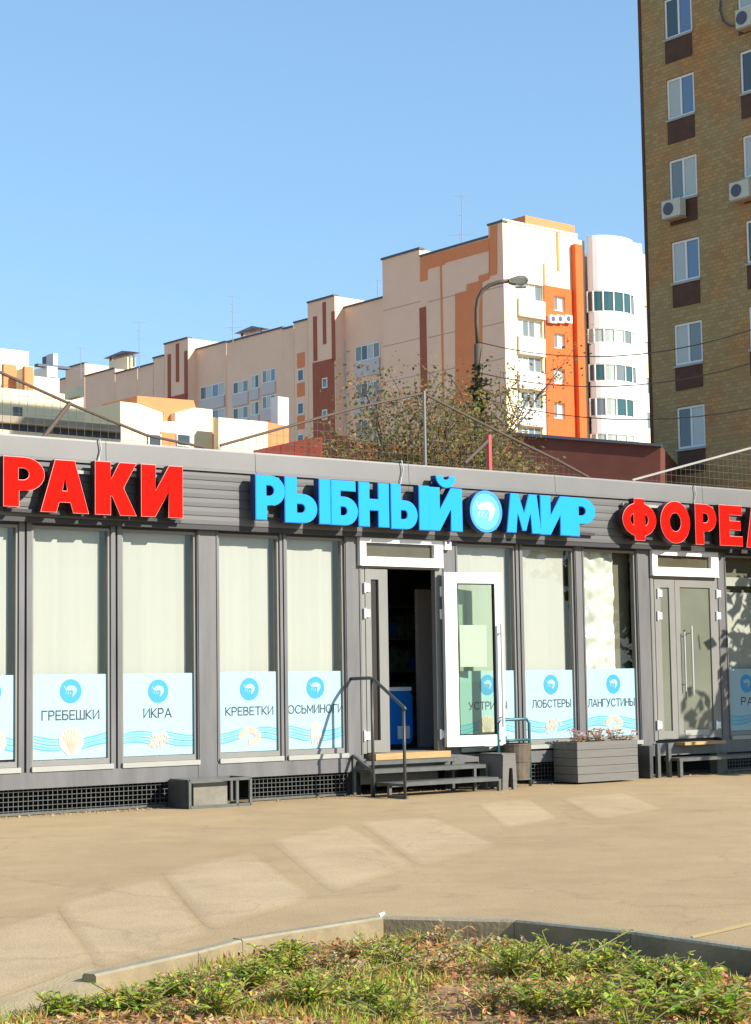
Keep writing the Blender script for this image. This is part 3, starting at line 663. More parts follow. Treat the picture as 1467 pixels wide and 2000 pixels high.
s2 = thing('blue_letter_sign', F.w(px_u(830, 980), .2, 3.1), F.rot, 'sky blue raised letters and round fish badge above the open door', 'shop sign', 'raised letter signs along the sign band')
for ch, a, b, yt, yb in (('Р', 500, 556, 930, 1015), ('Ы', 557, 647, 935, 1021), ('Б', 645, 698, 940, 1025), ('Н', 701, 759, 944, 1028), ('Ы', 764, 838, 948, 1033), ('И', 837, 902, 954, 1036), ('М', 990, 1056, 966, 1040), ('И', 1056, 1113, 970, 1044), ('Р', 1113, 1162, 974, 1047)):
    sign_letter(s2, ch, a, b, yt, yb, 'blueside', 'bluetrim', 'blue')
# the breve over the last letter of the first word
br = arc(.5, 1.0, .5, 1.0, 180, 360, 14) + arc(.5, 1.0, .20, .36, 360, 180, 10)
GL['˘'] = [[br]]
sign_letter(s2, '˘', 852, 889, 931, 952, 'blueside', 'bluetrim', 'blue')
def fish(F, u, z, r, t, mb):
    """A plump white prawn-like swirl of the badge: body, tail and feelers."""
    body = [(u + r * x, z + r * y) for x, y in ((-.62, .05), (-.35, .38), (.05, .50), (.45, .38), (.66, .08), (.58, -.22), (.36, -.52), (.14, -.66), (.20, -.36), (.28, -.12), (.10, .02), (-.12, -.02), (-.38, -.02))]
    mb.flat(F, [body], t)
    for k in range(3): mb.flat(F, [[(u + r * x, z + r * y) for x, y in ((-.5 + k * .22, -.10 - k * .05), (-.42 + k * .22, -.08 - k * .05), (-.55 + k * .25, -.38 - k * .04), (-.60 + k * .25, -.36 - k * .04))]], t)
    mb.flat(F, [[(u + r * x, z + r * y) for x, y in ((-.60, .10), (-.78, .42), (-.72, .44), (-.52, .16))]], t)
uA, uB, zA, zB = F.rect(918, 958, 980, 1040, TS1); cu, cz, rr = (uA + uB) / 2, (zA + zB) / 2, (zB - zA) / 2
bd = MB().prism(F, [arc(cu, cz, rr, rr, 0, 352, 44)], TS0, TS1 - .004); bd.box(F, cu - .02, cu + .02, .125, TS0 - .001, cz - .02, cz + .02)
bo = obj('badge', bd, M['blueside'], s2)
obj('badge_rim', MB().prism(F, [arc(cu, cz, rr, rr, 0, 352, 44), arc(cu, cz, rr * .86, rr * .86, 0, 352, 44)], TS1 - .003, TS1 + .005), M['bluetrim'], bo)
obj('badge_face', MB().prism(F, [arc(cu, cz, rr * .855, rr * .855, 0, 352, 44)], TS1 - .003, TS1 + .001), mat('badge_blue', (.10, .52, .80), .4), bo)
fm = MB(); fish(F, cu + .0, cz + .02, rr * .85, TS1 + .004, fm); obj('badge_fish', fm, mat('badge_white', (.50, .74, .84), .5), bo)
sign_rail(s2, 500, 1160, 1006, 1044, 'dark')
s3 = thing('red_letter_sign', F.w(px_u(1400, 1020), .2, 3.1), F.rot, 'raised red letters above the closed door, cut off by the right edge', 'shop sign', 'raised letter signs along the sign band')
for ch, a, b, yt, yb in (('Ф', 1217, 1281, 977, 1053), ('О', 1291, 1347, 980, 1060), ('Р', 1359, 1399, 986, 1063), ('Е', 1406, 1449, 988, 1065), ('Л', 1458, 1505, 993, 1069), ('Ь', 1514, 1552, 996, 1072)): sign_letter(s3, ch, a, b, yt, yb, 'redside', 'redtrim', 'red')
sign_rail(s3, 1215, 1550, 985, 1010); sign_rail(s3, 1220, 1550, 1049, 1072, 'dark')
# cables dropping from the roof to each sign
for x, y0, y1, nm in ((195, 862, 908, 'thin pale cable dropping from the roof edge behind the left red letters'), (785, 903, 946, 'thin pale cable dropping from the roof edge to the blue letters'), (1357, 952, 990, 'thin pale cable dropping from the roof edge to the right red letters')):
    u0, z0 = F.px(x, y0, .16); u1, z1 = F.px(x - 5, y1, .16)
    mb = MB(); mb.path([F.w(u0 + .02, -.1, z0 + .02), F.w(u0, .16, z0 + .02), F.w(u0 + .015, .162, (z0 * 2 + z1) / 3), F.w(u0 - .01, .16, (z0 + 2 * z1) / 3), F.w(u1, .18, z1)], .008, 5)
    tag(obj('sign_cable', mb, M['ledge'], base=F.w(u0, .16, z0)), nm, 'cable', 'cables from the roof to the signs')
a, b, c, d = F.rect(866, 1053, 878, 1074, .05); al = MB().box(F, a, b, .021, .09, c, d)
al = thing('alarm_box', F.w(a, .02, c), F.rot, 'small white alarm box mounted at the top right of the open door', 'alarm box')
obj('case', MB().box(F, a, b, .021, .085, c, d), M['white'], al); obj('sensor', MB().box(F, a + .03, b - .03, .086, .092, d - .06, d - .03), M['ink'], al)

# ------------------------------------------------------------------ printed posters on the glass
def A_(cx, cy, rx, ry, a0, a1, n=10): return arc(cx, cy, rx, ry, a0, a1, n)
PEN = {                                              # thin lettering of the posters as pen strokes; width, strokes
 'Г': (.62, [[(0, 0), (0, 1), (.62, 1)]]), 'Р': (.66, [[(0, 0), (0, 1), (.38, 1)] + A_(.38, .73, .28, .27, 90, -90) + [(0, .46)]]),
 'Е': (.60, [[(.60, 1), (0, 1), (0, 0), (.60, 0)], [(0, .51), (.54, .51)]]), 'Б': (.68, [[(.60, 1), (0, 1), (0, 0), (.38, 0)] + A_(.38, .28, .30, .28, -90, 90) + [(0, .56)]]),
 'Ш': (1.0, [[(0, 1), (0, 0), (1, 0), (1, 1)], [(.5, 0), (.5, 1)]]), 'К': (.68, [[(0, 0), (0, 1)], [(.66, 1), (.10, .5), (.68, 0)]]),
 'И': (.74, [[(0, 1), (0, 0), (.74, 1), (.74, 0)]]), 'А': (.80, [[(0, 0), (.40, 1), (.80, 0)], [(.13, .30), (.67, .30)]]),
 'В': (.66, [[(0, .53), (.34, .53)] + A_(.34, .765, .24, .235, -90, 90) + [(0, 1), (0, 0), (.36, 0)] + A_(.36, .265, .30, .265, -90, 90)]), 'Т': (.74, [[(0, 1), (.74, 1)], [(.37, 1), (.37, 0)]]),
 'О': (.92, [A_(.46, .5, .46, .5, 0, 360, 24)]), 'С': (.84, [A_(.46, .5, .46, .5, 40, 320, 20)]), 'Ь': (.66, [[(0, 1), (0, 0), (.36, 0)] + A_(.36, .28, .30, .28, -90, 90) + [(0, .56)]]),
 'М': (.90, [[(0, 0), (0, 1), (.45, .25), (.90, 1), (.90, 0)]]), 'Н': (.72, [[(0, 0), (0, 1)], [(.72, 0), (.72, 1)], [(0, .51), (.72, .51)]]), 'У': (.72, [[(0, 1), (.38, .34)], [(.72, 1), (.32, .10), (.20, 0), (.06, 0)]]),
 'Ц': (.80, [[(0, 1), (0, 0), (.68, 0), (.68, 1)], [(.68, 0), (.80, 0), (.80, -.22)]]), 'Ы': (.94, [[(0, 1), (0, 0), (.34, 0)] + A_(.34, .28, .28, .28, -90, 90) + [(0, .56)], [(.92, 1), (.92, 0)]]), 'Л': (.76, [[(0, 0), (.08, .06), (.16, .3), (.20, 1), (.76, 1), (.76, 0)]]),
}
def text_mesh(F, s_, uc, z0, h, wid, t, mb):
    gap = .26; tot = sum(PEN[c][0] for c in s_) + gap * (len(s_) - 1); k = wid / tot; u = uc - wid / 2; pw = h * .066; q = 0
    for c in s_:
        for L in PEN[c][1]:
            P = [Vector((u + x * k, z0 + y * h)) for x, y in L]; n = len(P); closed = (P[0] - P[-1]).length < 1e-4
            le, ri = [], []
            for i in range(n):                       # one mitred ribbon per stroke
                a = P[i] - P[i - 1] if i else (P[0] - P[-2] if closed else P[1] - P[0]); b = P[i + 1] - P[i] if i < n - 1 else (P[1] - P[0] if closed else P[-1] - P[-2])
                a = a.normalized(); b = b.normalized(); m = Vector((-a.y - b.y, a.x + b.x))
                m = m.normalized() if m.length > .05 else Vector((-a.y, a.x)); f = pw / max(.45, m.dot(Vector((-a.y, a.x)))); le.append(P[i] + m * f); ri.append(P[i] - m * f)
            if not closed:
                e0, e1 = (P[1] - P[0]).normalized() * pw, (P[-1] - P[-2]).normalized() * pw
                le[0] -= e0; ri[0] -= e0; le[-1] += e1; ri[-1] += e1
            tt = t + .0002 * (q % 5); q += 1
            for i in range(n - 1): mb.face([F.w(ri[i].x, tt, ri[i].y), F.w(ri[i + 1].x, tt, ri[i + 1].y), F.w(le[i + 1].x, tt, le[i + 1].y), F.w(le[i].x, tt, le[i].y)])
        u += (PEN[c][0] + gap) * k
def ribbon(F, u0, u1, f, th, t, mb, n=16):
    top = []; bot = []
    for i in range(n + 1):
        s = i / n; u = u0 + (u1 - u0) * s; z, k = f(s); top.append((u, z + th * k)); bot.append((u, z - th * k))
    for i in range(n): mb.face([F.w(*[bot[i][0], t, bot[i][1]]), F.w(bot[i + 1][0], t, bot[i + 1][1]), F.w(top[i + 1][0], t, top[i + 1][1]), F.w(top[i][0], t, top[i][1])])
TP = -.034
def poster(word, xa, xb, ytop, ybot, xl, yl, wx0, wx1, wy0, wy1, food, label, group='printed window posters'):
    u0, u1, z0, z1 = F.rect(xa, ytop, xb, ybot, TP)
    z0 = max(z0, Z_SILL + .09)
    root = thing('window_poster', F.w((u0 + u1) / 2, TP, z0), F.rot, label, 'poster', group)
    obj('sheet', MB().box(F, u0, u1, TP - .004, TP, z0, z1), M['pblue'], root)
    wpos = F.px(xl, yl, TP); r = .125
    obj('logo_disc', MB().prism(F, [arc(wpos[0], wpos[1], r, r, 0, 345, 24)], TP + .0005, TP + .0025), M['plogo'], root)
    fm = MB(); fish(F, wpos[0], wpos[1] + .01, r * .85, TP + .0045, fm); obj('logo_fish', fm, M['pblue'], root)
    if word:
        a, b, c, d = F.rect(wx0, wy0, wx1, wy1, TP); tm = MB(); text_mesh(F, word, (a + b) / 2, c, d - c, b - a, TP + .003, tm); obj('lettering', tm, M['ink'], root)
    W = u1 - u0; zc = z0 + (z1 - z0) * .20
    ph = (u0 * 3.7) % 6.28
    for k, (dz, th, m) in enumerate(((.055, .006, 'pwave'), (.03, .014, 'pwave2'), (-.002, .006, 'pwave'), (-.03, .014, 'pwave2'), (-.055, .006, 'pwave'))):
        for side in (0, 1):
            mb = MB(); a, b = (u0 + .004, u0 + W * .40) if side == 0 else (u0 + W * .60, u1 - .004)
            if b - a < .05: continue
            ribbon(F, a, b, lambda s: (zc + dz + .030 * math.sin(s * 2.6 + ph + side * 2.4 + k * .12) + (.0 if side else -.0), .45 + .55 * math.sin(math.pi * (.12 + .76 * s))), th, TP + .0015 + k * .0003, mb)
            obj('wave', mb, M[m], root)
    cx, cz = (u0 + u1) / 2, zc - .01
    mb = MB()
    if food == 'scallop':
        n = 22; L = [(cx + (.115 + .008 * (i % 2)) * math.cos(R(-60 + 300 * i / n)), cz + (.125 + .010 * (i % 2)) * math.sin(R(-60 + 300 * i / n))) for i in range(n + 1)]
        L = [(cx + .14 * math.cos(R(-50 + 280 * i / n)) * (1 + .05 * (i % 2)), cz + .02 + .13 * math.sin(R(-50 + 280 * i / n)) * (1 + .05 * (i % 2))) for i in range(n + 1)] + [(cx - .05, cz - .13), (cx + .05, cz - .13)]
        mb.flat(F, [L], TP + .0045); m = 'shell'
        rb = MB()
        for k in range(7): a_ = R(30 + 20 * k); rb.flat(F, [[(cx - .006, cz - .11), (cx + .006, cz - .11), (cx + .12 * math.cos(a_) + .007, cz + .02 + .12 * math.sin(a_)), (cx + .12 * math.cos(a_) - .007, cz + .02 + .12 * math.sin(a_))]], TP + .0055 + k * .0002)
        obj('shell_ribs', rb, M['shellrib'], root)
    elif food == 'roe':
        for i in range(36):
            x, y = rnd.gauss(0, .06), rnd.gauss(0, .03); mb.flat(F, [arc(cx + x, cz + y + x * .35, .02, .02, 0, 315, 7)], TP + .0040 + i * .00006)
        m = 'pink'
    elif food == 'shrimp':
        L = arc(cx, cz, .15, .10, 200, -100, 16) + arc(cx, cz, .07, .035, -100, 200, 12); mb.flat(F, [L], TP + .0045); m = 'pink'
    else:
        L = arc(cx, cz + .06, .07, .07, -20, 200, 10)
        for k in range(5): L += [(cx - .09 + k * .04, cz - .12 - .02 * (k % 2)), (cx - .07 + k * .04, cz - .02)]
        mb.flat(F, [L], TP + .0045); m = 'shell'
    obj('picture', mb, M[m], root)
    return root
poster('', -64, 36, 1319, 1485, -20, 1352, 0, 0, 0, 0, 'scallop', 'pale blue poster cut off by the left edge of the photo')
poster('ГРЕБЕШКИ', 62, 214, 1317, 1482, 138, 1350, 82, 193, 1388, 1405, 'scallop', 'pale blue poster lettered ГРЕБЕШКИ with a scallop shell over the waves')
poster('ИКРА', 238, 380, 1315, 1477, 309, 1350, 281, 334, 1384, 1401, 'roe', 'pale blue poster lettered ИКРА with a heap of roe over the waves')
poster('КРЕВЕТКИ', 427, 546, 1312, 1472, 487, 1346, 441, 533, 1381, 1396, 'shrimp', 'pale blue poster lettered КРЕВЕТКИ with a curled shrimp over the waves')
poster('ОСЬМИНОГИ', 560, 671, 1311, 1467, 616, 1343, 563, 669, 1377, 1392, 'octopus', 'pale blue poster lettered ОСЬМИНОГИ left of the open door')
poster('УСТРИЦЫ', 896, 1006, 1310, 1453, 952, 1338, 916, 990, 1371, 1385, 'scallop', 'pale blue poster lettered УСТРИЦЫ half hidden behind the open white door leaf')
poster('ЛОБСТЕРЫ', 1025, 1127, 1309, 1447, 1076, 1337, 1040, 1115, 1367, 1381, 'roe', 'pale blue poster lettered ЛОБСТЕРЫ behind the tube rack and planter')
poster('ЛАНГУСТИНЫ', 1145, 1250, 1306, 1441, 1198, 1336, 1149, 1239, 1365, 1379, 'shrimp', 'pale blue poster lettered ЛАНГУСТИНЫ under the crumpled plastic film')
poster('РАКИ', 1426, 1530, 1306, 1436, 1458, 1335, 1448, 1495, 1362, 1376, 'shrimp', 'shaded blue poster at the right edge beyond the closed door')

# ------------------------------------------------------------------ steps and railing at the open door
def tread(root, u0, u1, t0, t1, z, name='step'):
    st = obj(name, MB().box(F, u0, u1, t0, t1, z - .006, z), M['tube'], root)
    mb = MB(); mb.bar(F, (u0, t1 - .018, z - .026), (u1, t1 - .018, z - .026), .036, .038); mb.bar(F, (u0, t0 + .018, z - .026), (u1, t0 + .018, z - .026), .036, .038)
    obj('step_frame', mb, M['tube'], st)
    return st
stp = thing('entrance_steps', F.w(.45, .4, 0), F.rot, 'grey steel tube steps with a single railing below the open door', 'steps')
US0, US1 = -.42, 1.30
tread(stp, -.36, 1.02, .03, .22, Z_FLOOR - .08, 'landing')
tread(stp, US0 + .02, US1, .14, .42, .305); tread(stp, US0 + .04, 1.20, .42, .72, .165)
mb = MB()
for u, t, z0, z1 in ((US0 + .02, .42, 0, .28), (1.28, .42, 0, .28), (US0 + .02, .06, 0, .46), (1.24, .70, 0, .14), (US0 + .04, .70, 0, .14), (1.10, .42, .0, .28), (.95, .2, 0, .38)):
    obj('leg', MB().bar(F, (u, t - .02, z0), (u, t - .02, z1), .036, .036), M['tube'], stp)
mb = MB(); mb.bar(F, (US0 + .04, .70, .018), (US0 + .04, 1.0, .018), .036, .034); mb.bar(F, (US0 + .04, .72, .15), (US0 + .04, 1.0, .15), .03, .03)
obj('brace', MB().bar(F, (US0, .06, .46), (US0, .42, .29), .03, .03), M['tube'], stp)
obj('frame', mb, M['tube'], stp)
mb = MB(); mb.box(F, -.30, .85, .025, .030, .12, .38); obj('back_panel', mb, M['board'], stp)
rl = MB(); ur = US0 + .01
rl.path([F.w(ur, .02, 1.335), F.w(ur, .38, 1.34), F.w(ur, .46, 1.325), F.w(ur, 1.0, 1.01), F.w(ur, 1.03, .985)], .020, 8)
rail = obj('railing', rl, M['steel_dark'], stp, smooth=True)
for t, z in ((.42, 1.33), (1.0, 1.0)): obj('railing_post', MB().tube(F.w(ur, t, 0), F.w(ur, t, z), .018), M['steel_dark'], rail, smooth=True)
# tube rack with bin, small stand beside it
bn = thing('bin_rack', F.w(1.82, .25, 0), F.rot, 'tube rack holding a rusty brown waste bin right of the steps', 'waste bin')
b0, b1 = F.px(974, 1480, .25)[0], F.px(1035, 1480, .25)[0]; bz = F.px(1005, 1405, .25)[1]
mb = MB(); mb.path([F.w(b0, .25, 0), F.w(b0, .25, bz - .05), F.w(b0 + .04, .25, bz), F.w(b1 - .04, .25, bz), F.w(b1, .25, bz - .05), F.w(b1, .25, 0)], .019, 8)
mb.tube(F.w(b0, .25, F.px(1000, 1446, .25)[1]), F.w(b1, .25, F.px(1000, 1446, .25)[1]), .016)
obj('rack_frame', mb, M['teal'], bn, smooth=True)
uc = (b0 + b1) / 2 + .01; mb = MB(); n = 20
z0_, z1_ = .09, F.px(1000, 1452, .25)[1]
for z in (0,):
    c0, c1 = F.w(uc, .26, z0_), F.w(uc, .26, z1_); mb.tube(c0, c1, .165, .195, 20, cap=False); mb.tube(c1, c0, .185, .155, 20)
    for zz in (z0_, z1_ - .02, (z0_ + z1_) / 2): mb.tube(F.w(uc, .26, zz), F.w(uc, .26, zz + .02), .175 + .02 * (zz - z0_) / (z1_ - z0_) + .004, None, 20)
obj('bin', mb, M['rust'], bn, smooth=False)
sd_ = thing('low_stand', F.w(1.55, .5, 0), F.rot, 'small grey two legged stand between the steps and the waste bin', 'stand')
a, b = F.px(981, 1510, .62)[0], F.px(1010, 1510, .62)[0]; zt = .41
mb = MB(); mb.prism(F, [[(a, 0), (a + .085, 0), (a + .11, zt * .62), (b - .07, zt * .62), (b - .06, 0), (b, 0), (b - .02, zt), (a + .02, zt)]], .58, .62); obj('front', mb, M['board'], sd_)
mb = MB(); mb.prism(F, [[(a, 0), (a + .085, 0), (a + .11, zt * .62), (b - .07, zt * .62), (b - .06, 0), (b, 0), (b - .02, zt), (a + .02, zt)]], .20, .24); obj('back', mb, M['board'], sd_)
obj('side', MB().box(F, a + .012, a + .034, .241, .579, .03, zt - .004), M['board'], sd_); obj('side', MB().box(F, b - .034, b - .012, .241, .579, .03, zt - .004), M['board'], sd_)
obj('top', MB().box(F, a + .01, b - .01, .21, .61, zt + .001, zt + .016), M['board'], sd_)

# planter
pl = thing('planter_box', F.w(3.1, .3, 0), F.rot, 'grey boarded planter box with dry pink flowers in front of the shop', 'planter')
p0, p1 = F.px(1128, 1480, .5)[0], F.px(1246, 1480, .5)[0]; pz = F.px(1187, 1447, .5)[1]; nbd = 5
for k in range(nbd):
    z0, z1 = .02 + (pz - .02) * k / nbd + .003, .02 + (pz - .02) * (k + 1) / nbd - .002; j = rnd.uniform(-.003, .003)
    obj('board', MB().box(F, p0, p1, .475 + j, .50 + j, z0, z1), M['board'], pl); obj('board', MB().box(F, p0, p1, .07, .095, z0, z1), M['board'], pl)
    obj('board', MB().box(F, p0 + .004, p0 + .028, .097, .473 + j, z0, z1), M['board'], pl); obj('board', MB().box(F, p1 - .028, p1 - .004, .097, .473 + j, z0, z1), M['board'], pl)
obj('soil', MB().box(F, p0 + .03, p1 - .03, .10, .47, .05, pz - .05), M['soil'], pl)
M['leafy'] = tint_mat('plant_tints', .7, .42)
def leaf_quad(mb, p, d, L, W, col, droop=.25):
    d = d.normalized(); x = d.cross(Vector((0, 0, 1)))
    x = x.normalized() if x.length > .01 else Vector((1, 0, 0))
    tip = p + d * L - Vector((0, 0, droop * L)); mid = p + d * L * .5
    mb.face([p, mid + x * W / 2, tip], 0, col); mb.face([p, tip, mid - x * W / 2], 0, col)
def rdir(up=.5): a = rnd.uniform(0, 6.283); return Vector((math.cos(a), math.sin(a), rnd.uniform(up - .5, up + .5)))
for k in range(9):
    u = p0 + .08 + (p1 - p0 - .16) * (k + rnd.uniform(-.3, .3)) / 8; t = rnd.uniform(.18, .44); mb = MB(); base = F.w(u, t, pz - .052)
    fl = thing('potted_flower', base, 0, ['first', 'second', 'third', 'fourth', 'fifth', 'sixth', 'seventh', 'eighth', 'ninth'][k] + ' dried flower from the left in the grey planter box', 'flower', 'dried flowers in the planter box')
    st = MB(); hd = MB()
    for q in range(7):
        tip = base + Vector((rnd.uniform(-.09, .09), rnd.uniform(-.08, .08), rnd.uniform(.08, .2))); st.path([base, base.lerp(tip, .5) + Vector((0, 0, .02)), tip], .004, 4)
        pc = rnd.choice([(.75, .38, .26), (.82, .55, .42), (.65, .28, .16), (.85, .72, .60)] if k > 2 else [(.8, .7, .7), (.6, .45, .5), (.7, .5, .45)])
        for j in range(6): leaf_quad(hd, tip, rdir(.4), .055, .035, tuple(c * rnd.uniform(.7, 1.1) for c in pc))
    for j in range(8): leaf_quad(hd, base + Vector((rnd.uniform(-.06, .06), rnd.uniform(-.05, .05), rnd.uniform(0, .09))), rdir(.3), .09, .03, rnd.choice([(.10, .12, .04), (.22, .14, .07), (.16, .15, .06)]))
    obj('stem', st, M['soil'], fl); obj('petals', hd, M['leafy'], fl)

# support frame with concrete block under the wide post at left
sf = thing('support_frame', F.w(-2.5, .3, 0), F.rot, 'grey square tube frame round a concrete block under the shop front', 'support')
f0, f1 = F.px(372, 1560, .5)[0], F.px(491, 1560, .5)[0]; fz_ = F.px(430, 1523, .5)[1]
mb = MB()
for t in (.48, .10):
    for u in (f0, f1): mb.bar(F, (u, t, 0), (u, t, fz_), .03, .03)
    mb.bar(F, (f0, t, fz_), (f1, t, fz_), .03, .03); mb.bar(F, (f0, t, .016), (f1, t, .016), .03, .03)
    mb.bar(F, (f1 - .17, t, 0), (f1 - .17, t, fz_), .03, .03)
for u in (f0, f1): mb.bar(F, (u, .1, fz_), (u, .48, fz_), .03, .03); mb.bar(F, (u, .1, .016), (u, .48, .016), .03, .03)
obj('tube_frame', mb, M['tube'], sf); obj('side_plate', MB().box(F, f0 - .024, f0 - .016, .08, .46, .0, fz_), M['steel_dark'], sf)
obj('concrete_block', MB().box(F, f0 + .10, f1 - .24, .12, .40, .001, fz_ - .03), M['concrete'], sf)
# second steps
st2 = thing('entrance_steps', F.w(5.2, .4, 0), F.rot, 'grey steps with a worn yellow board below the closed door at right', 'steps')
a, b = px_u(1325, 1448, .1), px_u(1405, 1448, .1)
obj('landing', MB().box(F, a, b, .04, .22, Z_FLOOR - .07, Z_FLOOR - .03), M['wood'], st2)
a, b = F.px(1325, 1483, .4)[0], F.px(1480, 1483, .4)[0]
tread(st2, a, b, .15, .42, .25)
mb = MB()
for u, t, z in ((a + .03, .40, .22), (b, .40, .22), (a - .22, .25, .44), (a - .02, .25, .44)): obj('leg', MB().bar(F, (u, t, 0), (u, t, z), .05, .05), M['tube'], st2)
mb = MB(); mb.box(F, a - .42, a - .36, .05, .3, 0, .42); obj('side_plate', mb, M['steel_dark'], st2)

# ------------------------------------------------------------------ net fence behind the shop
FN = Frame(F.w(0, -6.5, 0), F.d)
nf = thing('net_fence', FN.w(FN.px(826, 880)[0], 0, 0), FN.rot, 'tall sagging net fence with steel pole and stays behind the shop roof', 'fence')
top_px = [(-420, 560), (0, 727), (133, 787), (286, 850), (400, 874), (430, 870), (562, 833), (700, 795), (826, 768), (900, 806), (1000, 856), (1091, 900), (1150, 932), (1235, 938), (1330, 912), (1467, 875), (1640, 820)]
top = [FN.px(x, y) for x, y in top_px]
def ztop(u):
    for (a, za), (b, zb) in zip(top[:-1], top[1:]):
        if a <= u <= b: return za + (zb - za) * (u - a) / (b - a)
    return 3
mb = MB(); u = top[0][0]; 
while u < top[-1][0]:
    mb.bar(FN, (u, 0, 2.6), (u, 0, ztop(u)), .0045, .0045); u += .13
z = 2.7
while z < 7:
    run = None; uu = top[0][0]
    while uu < top[-1][0]:
        ok = ztop(uu) > z
        if ok and run is None: run = uu
        if (not ok) and run is not None: mb.bar(FN, (run, .003, z), (uu, .003, z), .0045, .0045); run = None
        uu += .05
    if run is not None: mb.bar(FN, (run, .003, z), (top[-1][0], .003, z), .0045, .0045)
    z += .13
M['net'] = mat('net_twine', (.10, .085, .06), .8)
M['rope'] = mat('brown_stay', (.10, .07, .05), .7)
obj('netting', mb, M['net'], nf, kind='stuff')
for seg in (top_px[:5], top_px[5:9], top_px[8:13], top_px[13:]):
    mb = MB(); mb.path([FN.w(FN.px(x, y, .01)[0], .01, FN.px(x, y, .01)[1]) for x, y in seg], .022, 6); obj('stay', mb, M['rope'] if seg[0][0] < 1200 else M['ledge'], nf)
u, z = FN.px(826, 764); obj('pole', MB().tube(FN.w(u, .03, 0), FN.w(u, .03, z), .026), M['frame'], nf)
mb = MB(); a, b = FN.px(76, 850), FN.px(135, 787); mb.tube(FN.w(a[0], .04, a[1] - .1), FN.w(b[0], .04, b[1]), .035); obj('strut', mb, M['rope'], nf)
a, b = FN.px(905, 905), FN.px(962, 850); mb = MB(); mb.tube(FN.w(a[0], .04, a[1]), FN.w(b[0], .04, b[1]), .03); obj('strut', mb, M['rope'], nf)
u, z = FN.px(952, 850); obj('pole', MB().tube(FN.w(u, .03, 0), FN.w(u, .03, z), .05), mat('red_post', (.55, .06, .05), .5), nf)

# ------------------------------------------------------------------ buildings behind
M['bm_pink'] = mat('pinkish_render', (.84, .58, .43), .9, 0, .05, .35)
M['bm_cream'] = mat('cream_render', (.76, .66, .44), .9, 0, .04, .4)
M['bm_orange'] = mat('orange_render', (.72, .25, .105), .9, 0, .06, .5)
M['bm_red'] = mat('red_orange_render', (.74, .13, .03), .9, 0, .06, .5)
M['bm_brown'] = mat('brick_red_render', (.34, .10, .06), .9, 0, .08, .5)
M['bm_white'] = mat('white_render', (.78, .78, .75), .85, 0, .04, .5)
M['bm_lav'] = mat('pale_parapet', (.55, .54, .56), .85, 0, .05, .5)
M['bm_cap'] = mat('dark_roof_cap', (.07, .08, .12), .6)
M['bm_joint'] = mat('panel_joint', (.40, .33, .27), .9)
M['w_dark'] = mat('window_pane_dark', (.035, .05, .055), .04, spec=.9)
M['w_teal'] = mat('window_pane_teal', (.03, .09, .09), .04, spec=.9)
M['w_pale'] = mat('window_pane_curtain', (.42, .46, .42), .1, spec=.7)
M['w_sky'] = mat('window_pane_sky', (.10, .17, .30), .03, spec=1.)
M['w_mid'] = mat('window_pane_mid', (.16, .19, .19), .06, spec=.8)
M['w_frame'] = mat('window_frame_white', (.75, .75, .72), .5)
M['redwall'] = mat('dark_red_shed_wall', (.12, .035, .022), .8, 0, .2, .8)
M['redroof'] = mat('red_fence_sheet', (.30, .055, .03), .6, 0, .2, 1)
FA = Frame(on_depth(985, 600, 142), (math.sin(R(-39.62) + math.pi), math.cos(R(-39.62) + math.pi)))     # shaded faces
FB = Frame(FA.o, (-FA.d.y, FA.d.x)); 
if FB.d.x < 0: FB.d = -FB.d
FB = Frame(FA.o, FB.d)                                # the sunlit face
def win(root, Fr, r, t, panes, name='window', fw=.09, sill=False, recess=0.):
    """A framed window with separate panes; r = (u0,u1,z0,z1)."""
    u0, u1, z0, z1 = r; n = len(panes); mb = MB(); t = t - recess
    mb.box(Fr, u0, u0 + fw, t, t + .06, z0, z1); mb.box(Fr, u1 - fw, u1, t, t + .06, z0, z1); mb.box(Fr, u0 + fw, u1 - fw, t, t + .06, z0, z0 + fw); mb.box(Fr, u0 + fw, u1 - fw, t, t + .06, z1 - fw, z1)
    wpn = (u1 - u0 - fw) / n
    for k in range(1, n): c = u0 + fw / 2 + wpn * k; mb.box(Fr, c - fw / 2, c + fw / 2, t, t + .06, z0 + fw, z1 - fw)
    o = obj(name, mb, M['w_frame'], root)
    for k, p in enumerate(panes): a = u0 + fw / 2 + wpn * k; obj('pane', MB().box(Fr, a + fw / 2, a + wpn - fw / 2, t + .008, t + .03, z0 + fw, z1 - fw), M[p], o)
    if sill: obj('sill', MB().box(Fr, u0 - .05, u1 + .05, t, t + recess + .06, z0 - .08, z0 - .004), M['w_frame'], o)
    return o
def strip(root, Fr, px, t, m, name='wall_stripe', thick=.05):
    u0, u1, z0, z1 = Fr.rect(*px, t); return obj(name, MB().box(Fr, u0, u1, t, t + thick, z0, z1), M[m], root)
def pxrect(Fr, px, t=0.): return Fr.rect(*px, t)
def zat(Fr, x, y, t=0.): return Fr.px(x, y, t)[1]
def uat(Fr, x, t=0., y=600): return Fr.px(x, y, t)[0]
DEEP = 13.
